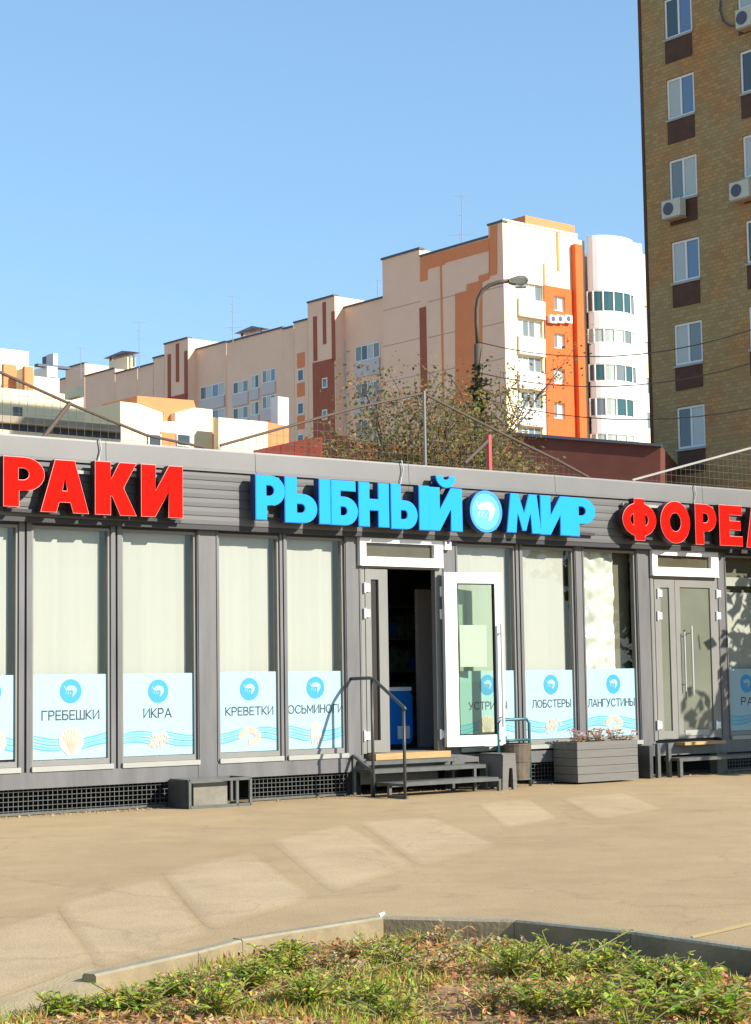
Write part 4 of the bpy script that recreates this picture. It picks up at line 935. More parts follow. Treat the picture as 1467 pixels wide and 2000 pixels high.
# --- block A: the tall corner block
A = thing('apartment_block', FA.w(0, 0, 0), FA.rot, 'tallest cream apartment block with a sunlit orange and white corner side', 'building')
zA1, zA2, zA3 = zat(FA, 785, 497), zat(FA, 890, 482), zat(FA, 972, 436)
uA1, uA2, uA3 = uat(FA, 748), uat(FA, 821), uat(FA, 957)
TB = -.6                                              # face is split: main plane t=0
obj('wall', MB().box(FA, uA1, uA2, -DEEP, 0, 0, zA1), M['bm_pink'], A)
obj('wall', MB().box(FA, uA2 + .003, uA3, -DEEP, 0, 0, zA2), M['bm_pink'], A)
obj('parapet_cap', MB().box(FA, uA1 - .1, uA2 + .1, -.5, .1, zA1 + .003, zA1 + .18), M['bm_cap'], A); obj('parapet_cap', MB().box(FA, uA2 + .1, uA3, -.5, .1, zA2 + .003, zA2 + .16), M['bm_cap'], A)
obj('parapet_cap', MB().box(FA, uA3 - .05, .1, -.5, .1, zA3 + .003, zA3 + .16), M['bm_cap'], A)
TH = .06
# orange band, right leg and stepped field (own render colour, laid proud of the wall)
mb = MB(); pz_ = lambda x, y: FA.px(x, y)
def poly(root, Fr, pts, t, m, name, thick=.06):
    L = [Fr.px(x, y, t) for x, y in pts]; ar = sum(L[i][0] * L[(i + 1) % len(L)][1] - L[(i + 1) % len(L)][0] * L[i][1] for i in range(len(L)))
    if ar < 0: L.reverse()
    return obj(name, MB().prism(Fr, [L], t + .002, t + thick), M[m], root)
poly(A, FA, [(821.5, 503), (956, 466), (956, 489), (869, 513), (869, 516), (835, 526), (835, 546), (821.5, 550)], 0, 'bm_orange', 'wall_band')
poly(A, FA, [(890, 574), (912, 568), (912, 556), (936, 549), (936, 539), (956, 533), (956, 490), (956, 545), (942, 551), (942, 1000), (890, 1000)], 0, 'bm_orange', 'wall_field')
strip(A, FA, (821.5, 600, 834, 800), 0, 'bm_brown'); strip(A, FA, (863.5, 516, 866.5, 900), 0, 'bm_orange')
# pier at the corner, rises above
obj('wall', MB().box(FA, uA3 + .003, -.003, -.35, .0, 0, zA3), M['bm_pink'], A)
poly(A, FA, [(957.5, 443), (971, 438.5), (971, 535), (957.5, 539)], 0, 'bm_orange', 'wall_band')
for y in (560, 630, 700, 770, 840):                   # panel joints
    for x0, x1 in ((748.5, 821), (836, 889), (942.5, 984)):
        a, b = FA.px(x0, y + (985 - x0) * .2, 0), FA.px(x1, y + (985 - x1) * .2, 0)
        obj('panel_joint', MB().box(FA, a[0], b[0], .001, .012, a[1] - .03, a[1] + .03), M['bm_joint'], A)
# lit side
tl = lambda x: uat(FB, x)
zB = zat(FB, 1020, 439)
LB = tl(1131)
holes = []
rows_l = [(554, 586), (625, 659), (695, 726), (764, 797), (832, 864)]
rows_r = [(579, 608), (652, 681), (720, 750), (787, 818), (856, 886)]
for r in rows_l: holes.append(pxrect(FB, (1011, r[0], 1060, r[1])))
for r in rows_r: holes.append(pxrect(FB, (1081, r[0], 1102, r[1])))
obj('wall', MB().holed(FB, .0, LB, 0, zB, holes, .004, .9), M['bm_cream'], A)
obj('roof', MB().box(FB, .3, LB, -1.2, -.01, zB - .6, zB - .02), M['bm_lav'], A)
for (a, b, c, d) in holes[:5]:
    win(A, FB, (a, b, c, d), -.25, [rnd.choice(['w_pale', 'w_mid', 'w_mid']) for _ in range(4)], 'loggia_window', .10)
    obj('balcony_panel', MB().box(FB, a - .05, b + .05, .006, .22, c - 1.35, c - .02), M['bm_white'], A)
    obj('balcony_floor', MB().box(FB, a - .05, b + .05, .006, .26, c - 1.48, c - 1.36), M['bm_pink'], A)
obj('wall_field', MB().holed(FB, tl(1062), tl(1118), 0, zat(FB, 1090, 562), holes[5:], .10, .1), M['bm_red'], A)
for (a, b, c, d) in holes[5:]: win(A, FB, (a, b, c, d), -.10, [rnd.choice(['w_pale', 'w_mid']), rnd.choice(['w_pale', 'w_dark'])], 'window', .12, sill=True, recess=.08)
strip(A, FB, (1061, 515, 1064, 562), .004, 'bm_orange'); strip(A, FB, (1087, 452, 1091, 529), .004, 'bm_orange')
obj('rooftop_house', MB().box(FB, tl(1044), tl(1140), -5, -.8, zB, zat(FB, 1090, 434, -.8)), M['bm_orange'], A)
obj('parapet_cap', MB().box(FB, .0, LB, -.3, .08, zB + .003, zB + .16), M['bm_white'], A)
# corner strip: orange pilaster then recessed cream bay, round glazed tower, white end
zP = zat(FB, 1124, 480)
obj('pilaster', MB().box(FB, tl(1118) + .0, LB + .02, .005, .5, 0, zP), M['bm_red'], A)
L2 = tl(1150)
bayr = [(572, 606), (644, 678), (714, 746), (782, 815)]
hb = [pxrect(FB, (1134, a, 1143, b), -.3) for a, b in bayr]
obj('bay_wall', MB().holed(FB, LB, L2, 0, zat(FB, 1140, 468), hb, -.3, .3), M['bm_cream'], A)
for h in hb: win(A, FB, h, -.4, ['w_mid'], 'window', .10)
# round tower
uc0, uc1 = tl(1148), tl(1233); uc = (uc0 + uc1) / 2; hw = (uc1 - uc0) / 2; bulge = 1.9
zt = zat(FB, 1190, 463, .9)
def bow(u): x = max(-1, min(1, (u - uc) / hw)); return -.3 + bulge * math.sqrt(max(0, 1 - x * x * .96))
bands = [(568, 609), (641, 669), (710, 744), (776, 812), (846, 880)]
zb_ = [(zat(FB, 1190, b, 1.2), zat(FB, 1190, a, 1.2)) for a, b in bands]
NBW = 16
us_ = [uc0 + (uc1 - uc0) * (.5 - .5 * math.cos(math.pi * i / NBW)) for i in range(NBW + 1)]
solid = []; prev = zt
for z0, z1 in zb_: solid.append((z1, prev)); prev = z0
solid.append((0, prev))
for i_, (z0, z1) in enumerate(solid):
    mb = MB()
    for i in range(NBW): mb.face([FB.w(us_[i], bow(us_[i]), z0), FB.w(us_[i + 1], bow(us_[i + 1]), z0), FB.w(us_[i + 1], bow(us_[i + 1]), z1), FB.w(us_[i], bow(us_[i]), z1)])
    mb.face([FB.w(u, bow(u), z1) for u in us_]); mb.face([FB.w(u, bow(u), z0) for u in reversed(us_)])
    obj('bow_parapet' if i_ else 'bow_wall', mb, M['bm_white'], A)
for bi, (z0, z1) in enumerate(zb_):
    gl, fr = MB(), MB()
    root_o = None
    pn = ['w_teal', 'w_pale', 'w_teal', 'w_pale', 'w_pale'][bi]
    for i in range(NBW + 1):
        u = us_[i]; t = bow(u) - .10
        if i % 2 == 0: fr.box(FB, u - .05, u + .05, t - .05, t + .07, z0, z1)
    for za, zc in ((z0, z0 + .08), (z1 - .08, z1)):
        for i in range(NBW): fr.face([FB.w(us_[i], bow(us_[i]) - .03, za), FB.w(us_[i + 1], bow(us_[i + 1]) - .03, za), FB.w(us_[i + 1], bow(us_[i + 1]) - .03, zc), FB.w(us_[i], bow(us_[i]) - .03, zc)])
    root_o = obj('bow_window', fr, M['w_frame'], A)
    for i in range(0, NBW, 2):
        mb = MB()
        for k in (i, i + 1): mb.face([FB.w(us_[k], bow(us_[k]) - .1, z0), FB.w(us_[k + 1], bow(us_[k + 1]) - .1, z0), FB.w(us_[k + 1], bow(us_[k + 1]) - .1, z1), FB.w(us_[k], bow(us_[k]) - .1, z1)])
        obj('pane', mb, M[pn if rnd.random() < .7 else rnd.choice(['w_teal', 'w_pale', 'w_mid'])], root_o)
obj('end_wall', MB().box(FB, uc1 - .1, tl(1253), -8, .25, 0, zat(FB, 1240, 474, .25)), M['bm_white'], A)
ue0, ue1 = tl(1253), tl(1330)
he = [pxrect(FB, (1257, a, 1275, b), -.4) for a, b in ((598, 628), (668, 696), (738, 770), (806, 838))]
obj('end_bay_wall', MB().holed(FB, ue0 + .004, ue1, 0, zat(FB, 1260, 497, -.4), he, -.4, .4), M['bm_cream'], A)
for h in he: win(A, FB, h, -.6, ['w_pale', 'w_mid'], 'window', .1)
obj('back_wall', MB().box(FB, uc0, ue1, -9, -8.2, 0, zat(FB, 1260, 510, -.4)), M['bm_cream'], A)
# air conditioners on the red bay
for x in (1079, 1093, 1109):
    a, b, c, d = pxrect(FB, (x - 7, 616, x + 6, 631), .3)
    ac = thing('air_conditioner', FB.w((a + b) / 2, .3, c), FB.rot, {1079: 'leftmost', 1093: 'middle', 1109: 'rightmost'}[x] + ' of three air conditioners on the orange bay of the tall cream block', 'air conditioner', 'air conditioners on the orange bay')
    obj('case', MB().box(FB, a, b, .13, .48, c, d), M['white'], ac)
    obj('fan_grille', MB().tube(FB.w((a + b) / 2 - .05, .481, (c + d) / 2), FB.w((a + b) / 2 - .05, .50, (c + d) / 2), (d - c) * .36, None, 12), M['bm_cap'], ac)

# --- lower blocks running away to the left along the same face
def wing(root, x0, x1, ytop_mid, t, m='bm_pink', deep=DEEP, cap=True):
    u0, u1 = uat(FA, x0, t, 700), uat(FA, x1, t, 700); z = zat(FA, (x0 + x1) / 2, ytop_mid, t)
    o = obj('wall', MB().box(FA, u0, u1, t - deep, t, 0, z), M[m], root)
    if cap: obj('parapet_cap', MB().box(FA, u0, u1, t - .5, t + .12, z + .003, z + .15), M['bm_cap'], root)
    return u0, u1, z
def faceW(root, px, t, panes, parapet=None):
    r = FA.rect(*px, t); win(root, FA, r, t, panes, 'window', .10)
    if parapet: a, b, c, d = FA.rect(px[0], px[3], px[2], parapet, t); obj('balcony_panel', MB().box(FA, a, b, t + .002, t + .16, c, d - .02), M['bm_lav'], root)
Bk = thing('apartment_block', FA.w(uat(FA, 660), 0, 0), FA.rot, 'lower cream block with brick red stripes, left of the tallest block', 'building')
wing(Bk, 655.5, 752, 594, -1.6); wing(Bk, 602, 655, 585, -.5); wing(Bk, 575, 601.5, 628, -.8)
for p in ((612.5, 618, 619.5, 705), (631, 590, 637, 672), (648.5, 608, 655, 705)): strip(Bk, FA, p, -.5, 'bm_brown')
strip(Bk, FA, (613, 704, 655, 1000), -.5, 'bm_brown', 'wall_field')
strip(Bk, FA, (581, 689, 595, 718), -.8, 'bm_orange'); strip(Bk, FA, (581, 748, 595, 774), -.8, 'bm_orange'); strip(Bk, FA, (581, 812, 595, 838), -.8, 'bm_orange')
for y in (721, 786, 848): faceW(Bk, (582, y, 594, y + 24), -.8, ['w_dark'])
for y in (738, 800, 862): faceW(Bk, (630, y, 640, y + 20), -.44, ['w_mid'])
for y in (672, 746, 818): faceW(Bk, (695, y, 743, y + 31), -1.6, ['w_mid', 'w_dark', 'w_pale', 'w_mid'], y + 62)
strip(Bk, FA, (672, 667, 677, 900), -1.6, 'bm_lav', 'downpipe', .12)
C_ = thing('apartment_block', FA.w(uat(FA, 420), 0, 0), FA.rot, 'cream block with rows of loggia windows above the small orange gabled house', 'building')
wing(C_, 443, 554, 655, -1.2); wing(C_, 553.5, 574.5, 641, -1.2); wing(C_, 368, 442.5, 678, -2.2); wing(C_, 321, 367.5, 667, -1.2); wing(C_, 299, 320.5, 698, -1.5)
for p in ((328, 692, 334, 778), (344, 671, 350, 746), (360.5, 685, 367, 778)): strip(C_, FA, p, -1.2, 'bm_brown')
strip(C_, FA, (328, 772, 367, 1000), -1.2, 'bm_brown', 'wall_field')
for y in (751, 801): faceW(C_, (392, y, 440, y + 26), -2.2, ['w_mid', 'w_pale', 'w_sky', 'w_pale'], y + 48)
for y in (744, 795): faceW(C_, (456, y, 486, y + 24), -1.2, ['w_dark', 'w_pale', 'w_mid'], y + 48)
for y in (732, 784): faceW(C_, (491, y, 507, y + 27), -1.2, ['w_pale', 'w_dark'], y + 49)
for y in (721, 772): faceW(C_, (513, y, 539, y + 26), -1.2, ['w_mid', 'w_pale', 'w_sky'], y + 49)
D_ = thing('apartment_block', FA.w(uat(FA, 230), 0, 0), FA.rot, 'far plain pinkish block with a stepped roof left of the striped block', 'building')
wing(D_, 269, 300, 715, -1.5); wing(D_, 225, 268.5, 725, -2.4); wing(D_, 166, 224.5, 728, -3.0); wing(D_, 128, 165.5, 715, -7, deep=7); wing(D_, 112, 127.5, 742, -7.5, deep=6)
strip(D_, FA, (166, 800, 224, 830), -3.0, 'bm_orange', 'wall_field')
# rooftop hoods and lit stair heads
for x0, x1, y, tt, nm, host in ((201, 252, 688, -6, 'dark flat roof hood on short legs on the far plain block', D_), (457, 503, 640, -5, 'dark pointed roof hood on short legs above the loggia block', C_)):
    u0, u1 = uat(FA, x0, tt, 700), uat(FA, x1, tt, 700); z = zat(FA, (x0 + x1) / 2, y + 5, tt); h = thing('roof_hood', FA.w((u0 + u1) / 2, tt, z - 1), FA.rot, nm, 'roof hood')
    mb = MB(); c = FA.w((u0 + u1) / 2, tt - .8, z + .55); q = [FA.w(u0, tt, z), FA.w(u1, tt, z), FA.w(u1, tt - 1.6, z), FA.w(u0, tt - 1.6, z)]
    for i in range(4): mb.face([q[i], q[(i + 1) % 4], c])
    mb.face(list(reversed(q))); obj('hood', mb, M['bm_cap'], h)
    mb = MB()
    for u in (u0 + .3, u1 - .3): mb.box(FA, u - .08, u + .08, tt - .9, tt - .7, z - 1.6, z - .01)
    obj('leg', mb, M['bm_cap'], h); obj('shaft', MB().box(FA, u0 + .8, u1 - .8, tt - 1.3, tt - .3, z - 2.2, z - .4), M['bm_cream'], h)
M['aerial'] = mat('aerial_metal', (.22, .25, .32), .6)
for (x, y0, y1, Y, lab, spread) in ((902, 380, 480, 150, 'lattice television aerial on the roof of the tallest block', 26), (455, 577, 655, 172, 'thin television aerial on the roof above the loggia block', 18), (272, 628, 710, 185, 'thin television aerial on the roof of the far plain block', 16), (738, 545, 600, 160, 'short television aerial beside the upper left edge of the tallest block', 14), (158, 678, 725, 190, 'small television aerial at the far left roofs', 11)):
    a, b = on_depth(x, y1 + 14, Y), on_depth(x, y0, Y); an = thing('roof_aerial', a, 0, lab, 'aerial', 'television aerials on the roofs')
    obj('mast', MB().tube(a, b, .04, .025, 5), M['aerial'], an)
    k_ = Y / FPX; mb = MB()
    for f, s in ((.02, .8), (.2, .35), (.36, .5), (.68, 1.), (.74, .4)):
        p = b.lerp(a, f); mb.tube(p + Vector((-s * spread * k_, 0, rnd.uniform(-.1, .1))), p + Vector((s * spread * k_, .3, rnd.uniform(-.1, .1))), .022, None, 4)
    obj('crossbars', mb, M['aerial'], an)

# --- low sunlit roofs at the left
def lit_box(root, name, x0, x1, ytop, ybot, Y, m, Fr=None, thick=4., dy=0):
    """A box whose front runs along the sunlit direction at distance Y."""
    o = on_depth(x0, 800, Y); Fz = Frame(o, FB.d); u1 = Fz.px(x1, 800)[0]; xm = (x0 + x1) / 2
    return Fz, obj(name, MB().box(Fz, 0, u1, -thick, 0, zat(Fz, xm, ybot), zat(Fz, xm, ytop)), M[m], root)
E1 = thing('stair_tower', on_depth(20, 900, 120), FB.rot, 'cream and orange roof tower cut off by the left edge of the photo', 'building')
lit_box(E1, 'wall', -60, 56, 680, 900, 118, 'bm_cream'); lit_box(E1, 'wall_band', 7, 32, 712, 764, 117.6, 'bm_orange', thick=.3); lit_box(E1, 'wall_band', 48, 65, 716, 762, 117.2, 'bm_orange', thick=.3)
lit_box(E1, 'wall', 57, 66, 716, 900, 118, 'bm_cream')
E2 = thing('stair_tower', on_depth(90, 900, 125), FB.rot, 'low cream roof block with a chimney right of the cut off orange tower', 'building')
lit_box(E2, 'wall', 67, 116, 737, 900, 122, 'bm_cream'); lit_box(E2, 'wall', 92, 112, 716, 736, 128, 'bm_white'); lit_box(E2, 'chimney', 104, 113, 690, 716, 128.5, 'bm_lav', thick=1); lit_box(E2, 'chimney', 96, 102, 694, 716, 129, 'bm_cap', thick=1)
lit_box(E2, 'roof_edge', 74, 137, 713, 718, 127.6, 'bm_cap', thick=.5)
M['slab'] = mat('dusty_roof_slab', (.30, .26, .20), .9, 0, .2, 1)
E3 = thing('roof_annex', on_depth(60, 900, 75), FB.rot, 'cream annex wall with a flat grey roof edge behind the net fence', 'building')
lit_box(E3, 'wall', -60, 163, 762, 834, 76, 'bm_cream'); lit_box(E3, 'wall', 150, 163, 755, 775, 75.5, 'bm_cream', thick=1.)
lit_box(E3, 'window', 27, 44, 795, 812, 75.9, 'w_mid', thick=.1)
lit_box(E3, 'roof_slab', -60, 236, 818, 832, 70, 'slab', thick=3); lit_box(E3, 'window_band', -60, 236, 832, 846, 70.4, 'bm_cap', thick=2.4); lit_box(E3, 'wall', -60, 236, 846, 960, 70.2, 'bm_cream', thick=2.4)
G1 = thing('small_house', on_depth(320, 900, 85), FB.rot, 'small cream house with an orange stepped gable and dark windows', 'house')
o = on_depth(235, 800, 84); FG = Frame(o, FB.d)
L = [FG.px(x, y) for x, y in ((235, 1000), (415, 1000), (415, 800), (380, 796), (342, 806), (342, 823), (318, 823), (318, 806), (270, 788), (235, 784))]
obj('wall', MB().prism(FG, [L], -4, 0), M['bm_cream'], G1)
L = [FG.px(x, y, -.4) for x, y in ((268, 786), (320, 806), (316, 826), (344, 826), (340, 806), (382, 795), (378, 782), (268, 773))]
L.reverse()
if sum(L[i][0] * L[(i + 1) % len(L)][1] - L[(i + 1) % len(L)][0] * L[i][1] for i in range(len(L))) < 0: L.reverse()
obj('gable', MB().prism(FG, [L], -3.6, -.4), M['bm_orange'], G1)
a, b, c, d = FG.rect(313, 845, 343, 960); obj('wall_field', MB().box(FG, a, b, .002, .05, c, d), M['bm_orange'], G1)
for x0, x1 in ((288, 313), (343, 370)): a, b, c, d = FG.rect(x0, 848, x1, 872); win(G1, FG, (a, b, c, d), .05, ['w_dark'], 'window', .05)
a, b, c, d = FG.rect(416, 815, 425, 960); obj('pilaster', MB().box(FG, a, b, -4, -.1, c, d), M['bm_orange'], G1)
G2 = thing('garden_wall', on_depth(500, 900, 85), FB.rot, 'long cream wall with an orange end beside the gabled house', 'wall')
o = on_depth(427, 800, 86); FW2 = Frame(o, FB.d)
L = [FW2.px(x, y) for x, y in ((427, 1000), (523, 1000), (523, 824), (427, 815))]; obj('wall', MB().prism(FW2, [L], -.4, 0), M['bm_cream'], G2)
L = [FW2.px(x, y) for x, y in ((523.5, 1000), (564, 1000), (564, 832), (523.5, 825))]; obj('wall_end', MB().prism(FW2, [L], -.4, 0), M['bm_orange'], G2)
L = [FW2.px(x, y, -1.) for x, y in ((543, 900), (564, 900), (564, 777), (543, 774))]; obj('pillar', MB().prism(FW2, [L], -1.6, -1.), M['bm_white'], G2)
# red sheet fence and dark red shed
H1 = thing('sheet_fence', on_depth(600, 900, 60), FA.rot, 'red sheet metal fence with a dark gap under the bare tree', 'fence')
FH = Frame(on_depth(494, 880, 62), (1, -.12))
def pol(root, Fr, pts, m, name, t=0., th=.1):
    L = [Fr.px(x, y, t) for x, y in pts]
    if sum(L[i][0] * L[(i + 1) % len(L)][1] - L[(i + 1) % len(L)][0] * L[i][1] for i in range(len(L))) < 0: L.reverse()
    return obj(name, MB().prism(Fr, [L], t - th, t), M[m], root)
xs = [494 + i * 27 for i in range(18)]
for a, b in zip(xs[:-1], xs[1:]):
    f = lambda x: 880 - (x - 494) * .22 if x < 620 else 852 + (x - 620) * .12
    if 628 < (a + b) / 2 < 690: pol(H1, FH, [(a + .4, 1000), (b - .4, 1000), (b - .4, 852), (a + .4, 850)], 'redwall', 'sheet', -.6)
    else: pol(H1, FH, [(a + .4, 1000), (b - .4, 1000), (b - .4, f(b)), (a + .4, f(a))], 'redroof', 'sheet')
H2 = thing('garage_shed', on_depth(1100, 900, 58), FA.rot, 'long dark red shed behind the shop roof below the tall block', 'shed')
FS2 = Frame(on_depth(953, 880, 58), (.97, -.25))
pol(H2, FS2, [(953, 1000), (1290, 1000), (1290, 868), (965, 843), (953, 842)], 'redwall', 'wall', 0, 6); pol(H2, FS2, [(950, 846), (1292, 872), (1292, 867), (950, 840)], 'bm_cap', 'roof_edge', .12, .3)

# --- the brown brick tower at the right
M['brick'] = brick_mat('tan_tile_brick', (.40, .285, .115), (.31, .21, .088), (.25, .185, .10), .25, .135, .013, (1.25, .78, .55))
M['brick_dark'] = mat('brown_panel', (.085, .040, .024), .85, 0, .2, 3)
FT = Frame(on_depth(1266, 500, 63), FA.d)
T = thing('brick_tower', FT.w(0, 0, 0), FT.rot, 'tall tan tiled apartment tower rising out of the top right corner', 'building')
tw = lambda x, y: FT.px(x, y)
Ht = zat(FT, 1300, -260)
cols1 = [(1297, 1352, -12, 72), (1301, 1356, 145, 234), (1306, 1361, 308, 390), (1312, 1366, 470, 552), (1317, 1372, 630, 712), (1323, 1378, 793, 877)]
h = []
for r in cols1: h.append(pxrect(FT, (r[0], r[2], r[1], r[3])))
a0 = sum(x[0] for x in h) / len(h); a1 = sum(x[1] for x in h) / len(h)
zs0 = [x[2] for x in h]; pitch = (zs0[0] - zs0[-1]) / 5; zb0 = zs0[-1]; hgt = sum(x[3] - x[2] for x in h) / len(h)
zrows = [zb0 + pitch * k for k in range(-3, 7)]
c2a = tw(1447, 190)[0]; wdt = a1 - a0
off2 = tw(1447, 190)[1] - 0
z2b = zat(FT, 1475, 180); off = z2b - zrows[4 + 3] if False else 0
holes = [(a0, a1, z, z + hgt) for z in zrows]
# second column sits a little higher against the first
z2 = zat(FT, 1460, 183); d2 = min((z2 - z for z in zrows), key=abs)
holes2 = [(c2a, c2a + wdt, z + d2, z + d2 + hgt) for z in zrows]
holes3 = [(c2a + wdt + 1.9, c2a + 2 * wdt + 1.9, z, z + hgt) for z in zrows]
UT = c2a + 2 * wdt + 4.5
wh = [x for x in holes + holes2 + holes3 if 0 < x[2] and x[3] < Ht]
obj('wall', MB().holed(FT, 0, UT, 0, Ht, wh, 0, .16), M['brick'], T)
obj('wall', MB().box(FT, 0.0, UT, -14, -.17, 0, Ht - .01), M['brick'], T); 
obj('corner_edge', MB().box(FT, -.12, -.003, -14, .03, 0, Ht), M['brick_dark'], T)
pp = [['w_dark', 'w_sky'], ['w_pale', 'w_sky'], ['w_mid', 'w_pale'], ['w_pale', 'w_sky'], ['w_pale', 'w_mid'], ['w_dark', 'w_pale']]
for k, r in enumerate(wh):
    c1 = abs(r[0] - a0) < .01
    idx = 5 - round((r[2] - zb0) / pitch) if c1 else rnd.randrange(6)
    pn = pp[max(0, min(5, idx))]
    win(T, FT, (r[0] + .01, r[1] - .01, r[2] + .05, r[3] - .01), -.10, pn, 'window', .075, sill=False)
    obj('window_ledge', MB().box(FT, r[0] - .03, r[1] + .03, -.15, .06, r[2] - .03, r[2] + .045), M['ledge'], T)
    obj('spandrel_panel', MB().box(FT, r[0] + .02, r[1] - .02, .003, .025, r[2] - .82, r[2] - .04), M['brick_dark'], T)
def aircon(x, y, wpx, hpx, lab):
    a, b, c, d = FT.rect(x, y, x + wpx, y + hpx, .35)
    ac = thing('air_conditioner', FT.w((a + b) / 2, .3, c), FT.rot, lab, 'air conditioner', 'air conditioners on the brick tower')
    obj('case', MB().box(FT, a, b, .12, .42, c, d), M['label'] if 0 else M['ac'], ac)
    obj('fan_grille', MB().tube(FT.w(a + (b - a) * .36, .421, (c + d) / 2), FT.w(a + (b - a) * .36, .445, (c + d) / 2), (d - c) * .36, None, 16), M['bm_cap'], ac)
    obj('bracket', MB().box(FT, a + .05, b - .05, .0, .40, c - .05, c - .004), M['bm_joint'], ac)
M['ac'] = mat('beige_ac_case', (.52, .52, .43), .5, 0, .05, 4)
aircon(1295, 390, 36, 34, 'beige air conditioner below a window in the first window column of the tower'); aircon(1427, 354, 38, 34, 'beige air conditioner at mid height near the right edge of the tower'); aircon(1439, 16, 34, 36, 'beige air conditioner at the top right corner of the photo')
mb = MB(); pts = [FT.px(x, y, .05) for x, y in ((1408, -20), (1406, 20), (1412, 40), (1424, 50), (1438, 51))]
mb.path([FT.w(u, .05, z) for u, z in pts], .03, 5); tag(obj('wall_hose', mb, M['bm_cap'], base=FT.w(pts[0][0], .05, pts[0][1])), 'dark looping hose on the tower wall by the topmost air conditioner', 'hose')

# ------------------------------------------------------------------ street lamp, cables, trees
lamp = thing('street_lamp', on_depth(935, 900, 44) * 1, 0, 'dark street lamp with a curved arm beside the tall cream block', 'street lamp')
LY = 44
INV[lamp]; lp = [on_depth(x, y, LY) for x, y in ((937, 1000), (936, 900), (935, 770), (934, 672))]
mb = MB(); mb.path([Vector((lp[0].x, LY, 0))] + lp[1:], .12, 8, r2=.10); obj('pole', mb, M['rope'], lamp, smooth=True)
mb = MB(); mb.path([on_depth(x, y, LY) for x, y in ((933.5, 674), (931, 630), (931, 604), (934, 584), (942, 568), (956, 557), (975, 551), (998, 548))], .055, 6); obj('arm', mb, M['rope'], lamp, smooth=True)
a, b = on_depth(994, 549, LY), on_depth(1031, 547, LY - .1); k = (b - a)
mb = MB(); L_ = []
for s, hh_ in ((0, .05), (.2, .09), (.55, .13), (.85, .12), (1, .05)):
    c = a + k * s; L_.append([c + Vector((0, dy, dz)) for dy, dz in ((-.13, -hh_ * .9), (.13, -hh_ * .9), (.10, hh_ * .3), (0, hh_), (-.10, hh_ * .3))])
for i in range(4):
    for j in range(5): mb.face([L_[i][j], L_[i][(j + 1) % 5], L_[i + 1][(j + 1) % 5], L_[i + 1][j]])
mb.face(list(reversed(L_[0]))); mb.face(L_[4]); obj('lamp_head', mb, M['concrete'], lamp)
mb = MB(); c = a + k * .62; mb.box(WORLD, c.x - .13, c.x + .13, -c.y - .10, -c.y + .10, c.z - .17, c.z - .12); obj('lamp_glass', mb, M['w_pale'], lamp)
for (x0, y0, x1, y1, sag, lab) in ((934, 668, 1480, 640, .5, 'uppermost thin cable running from the lamp post past the white round tower'), (935, 728, 1480, 706, .45, 'middle thin cable running from the lamp post to the brick tower'), (935, 776, 1480, 796, .4, 'lowest thin cable running from the lamp post to the brick tower')):
    p, q = on_depth(x0, y0, LY), on_depth(x1, y1, 40); mb = MB(); mb.path([p.lerp(q, i / 10) - Vector((0, 0, sag * 4 * (i / 10) * (1 - i / 10))) for i in range(11)], .014, 4)
    tag(obj('overhead_cable', mb, M['rope'], base=p), lab, 'cable', 'overhead cables at the lamp post')

def grow(base, hgt, spread, r0, seed, levels=3, nb=5, up=.55):
    rr = random.Random(seed); wood = MB(); tips = []
    def br(p, d, L_, r, lv):
        pts = [p]; q = p.copy(); dd = d.copy()
        for i in range(4):
            dd = (dd + Vector((rr.uniform(-.22, .22), rr.uniform(-.22, .22), rr.uniform(-.05, .16)))).normalized(); q = q + dd * L_ / 4; pts.append(q.copy())
        wood.path(pts, r, 5 if lv else 7, r2=r * .45)
        for x in pts[2:]: tips.append((x.copy(), lv))
        if lv < levels:
            for k in range(nb if lv else nb + 2):
                f = rr.uniform(.35, 1); i = min(3, int(f * 4)); o = pts[i].lerp(pts[i + 1], f * 4 - i)
                a = rr.uniform(0, 6.283); nd = (dd * up + Vector((math.cos(a), math.sin(a), rr.uniform(-.1, .6))) * spread).normalized()
                br(o, nd, L_ * rr.uniform(.5, .72), r * .5, lv + 1)
    br(base, Vector((rr.uniform(-.1, .1), rr.uniform(-.1, .1), 1)), hgt * .42, r0, 0)
    return wood, tips
def crown(tips, n, size, cols, seed, jit=.35, minlv=1):
    rr = random.Random(seed); mb = MB(); T_ = [t for t, l in tips if l >= minlv]
    for i in range(n):
        p = rr.choice(T_) + Vector((rr.gauss(0, jit), rr.gauss(0, jit), rr.gauss(0, jit * .8)))
        L_ = size * rr.uniform(.6, 1.3); d = Vector((rr.uniform(-1, 1), rr.uniform(-1, 1), rr.uniform(-.9, .5))).normalized(); x = d.cross(Vector((rr.uniform(-1, 1), rr.uniform(-1, 1), rr.uniform(-1, 1)))).normalized() * L_ * .3
        c = rr.choice(cols); c = tuple(max(0, v * rr.uniform(.7, 1.25)) for v in c)
        mb.face([p, p + d * L_ * .5 + x, p + d * L_, p + d * L_ * .5 - x], 0, c)
    return mb
M['bark'] = mat('bark', (.09, .065, .045), .9, 0, .3, 8, .4, 30)
AUT = [(.17, .17, .05), (.14, .15, .05), (.28, .21, .07), (.34, .22, .08), (.13, .12, .045), (.30, .17, .07)]
def tree(name, base, hgt, spread, r0, seed, nleaf, lsize, cols, label, group=None, levels=3, nb=5, cat='tree', jit=.35, minlv=1):
    t = thing(name, base, 0, label, cat, group); wood, tips = grow(Vector(base), hgt, spread, r0, seed, levels, nb)
    obj('trunk', wood, M['bark'], t, smooth=True); obj('crown', crown(tips, nleaf, lsize, cols, seed + 1, jit, minlv), M['leafy'], t); return t
tb = on_depth(752, 1000, 40)
tree('autumn_tree', (tb.x, 40, 0), 11.2, .72, .11, 11, 8500, .095, AUT, 'sparse autumn tree with thin bent branches behind the net fence', 'trees behind the net fence', jit=.24)
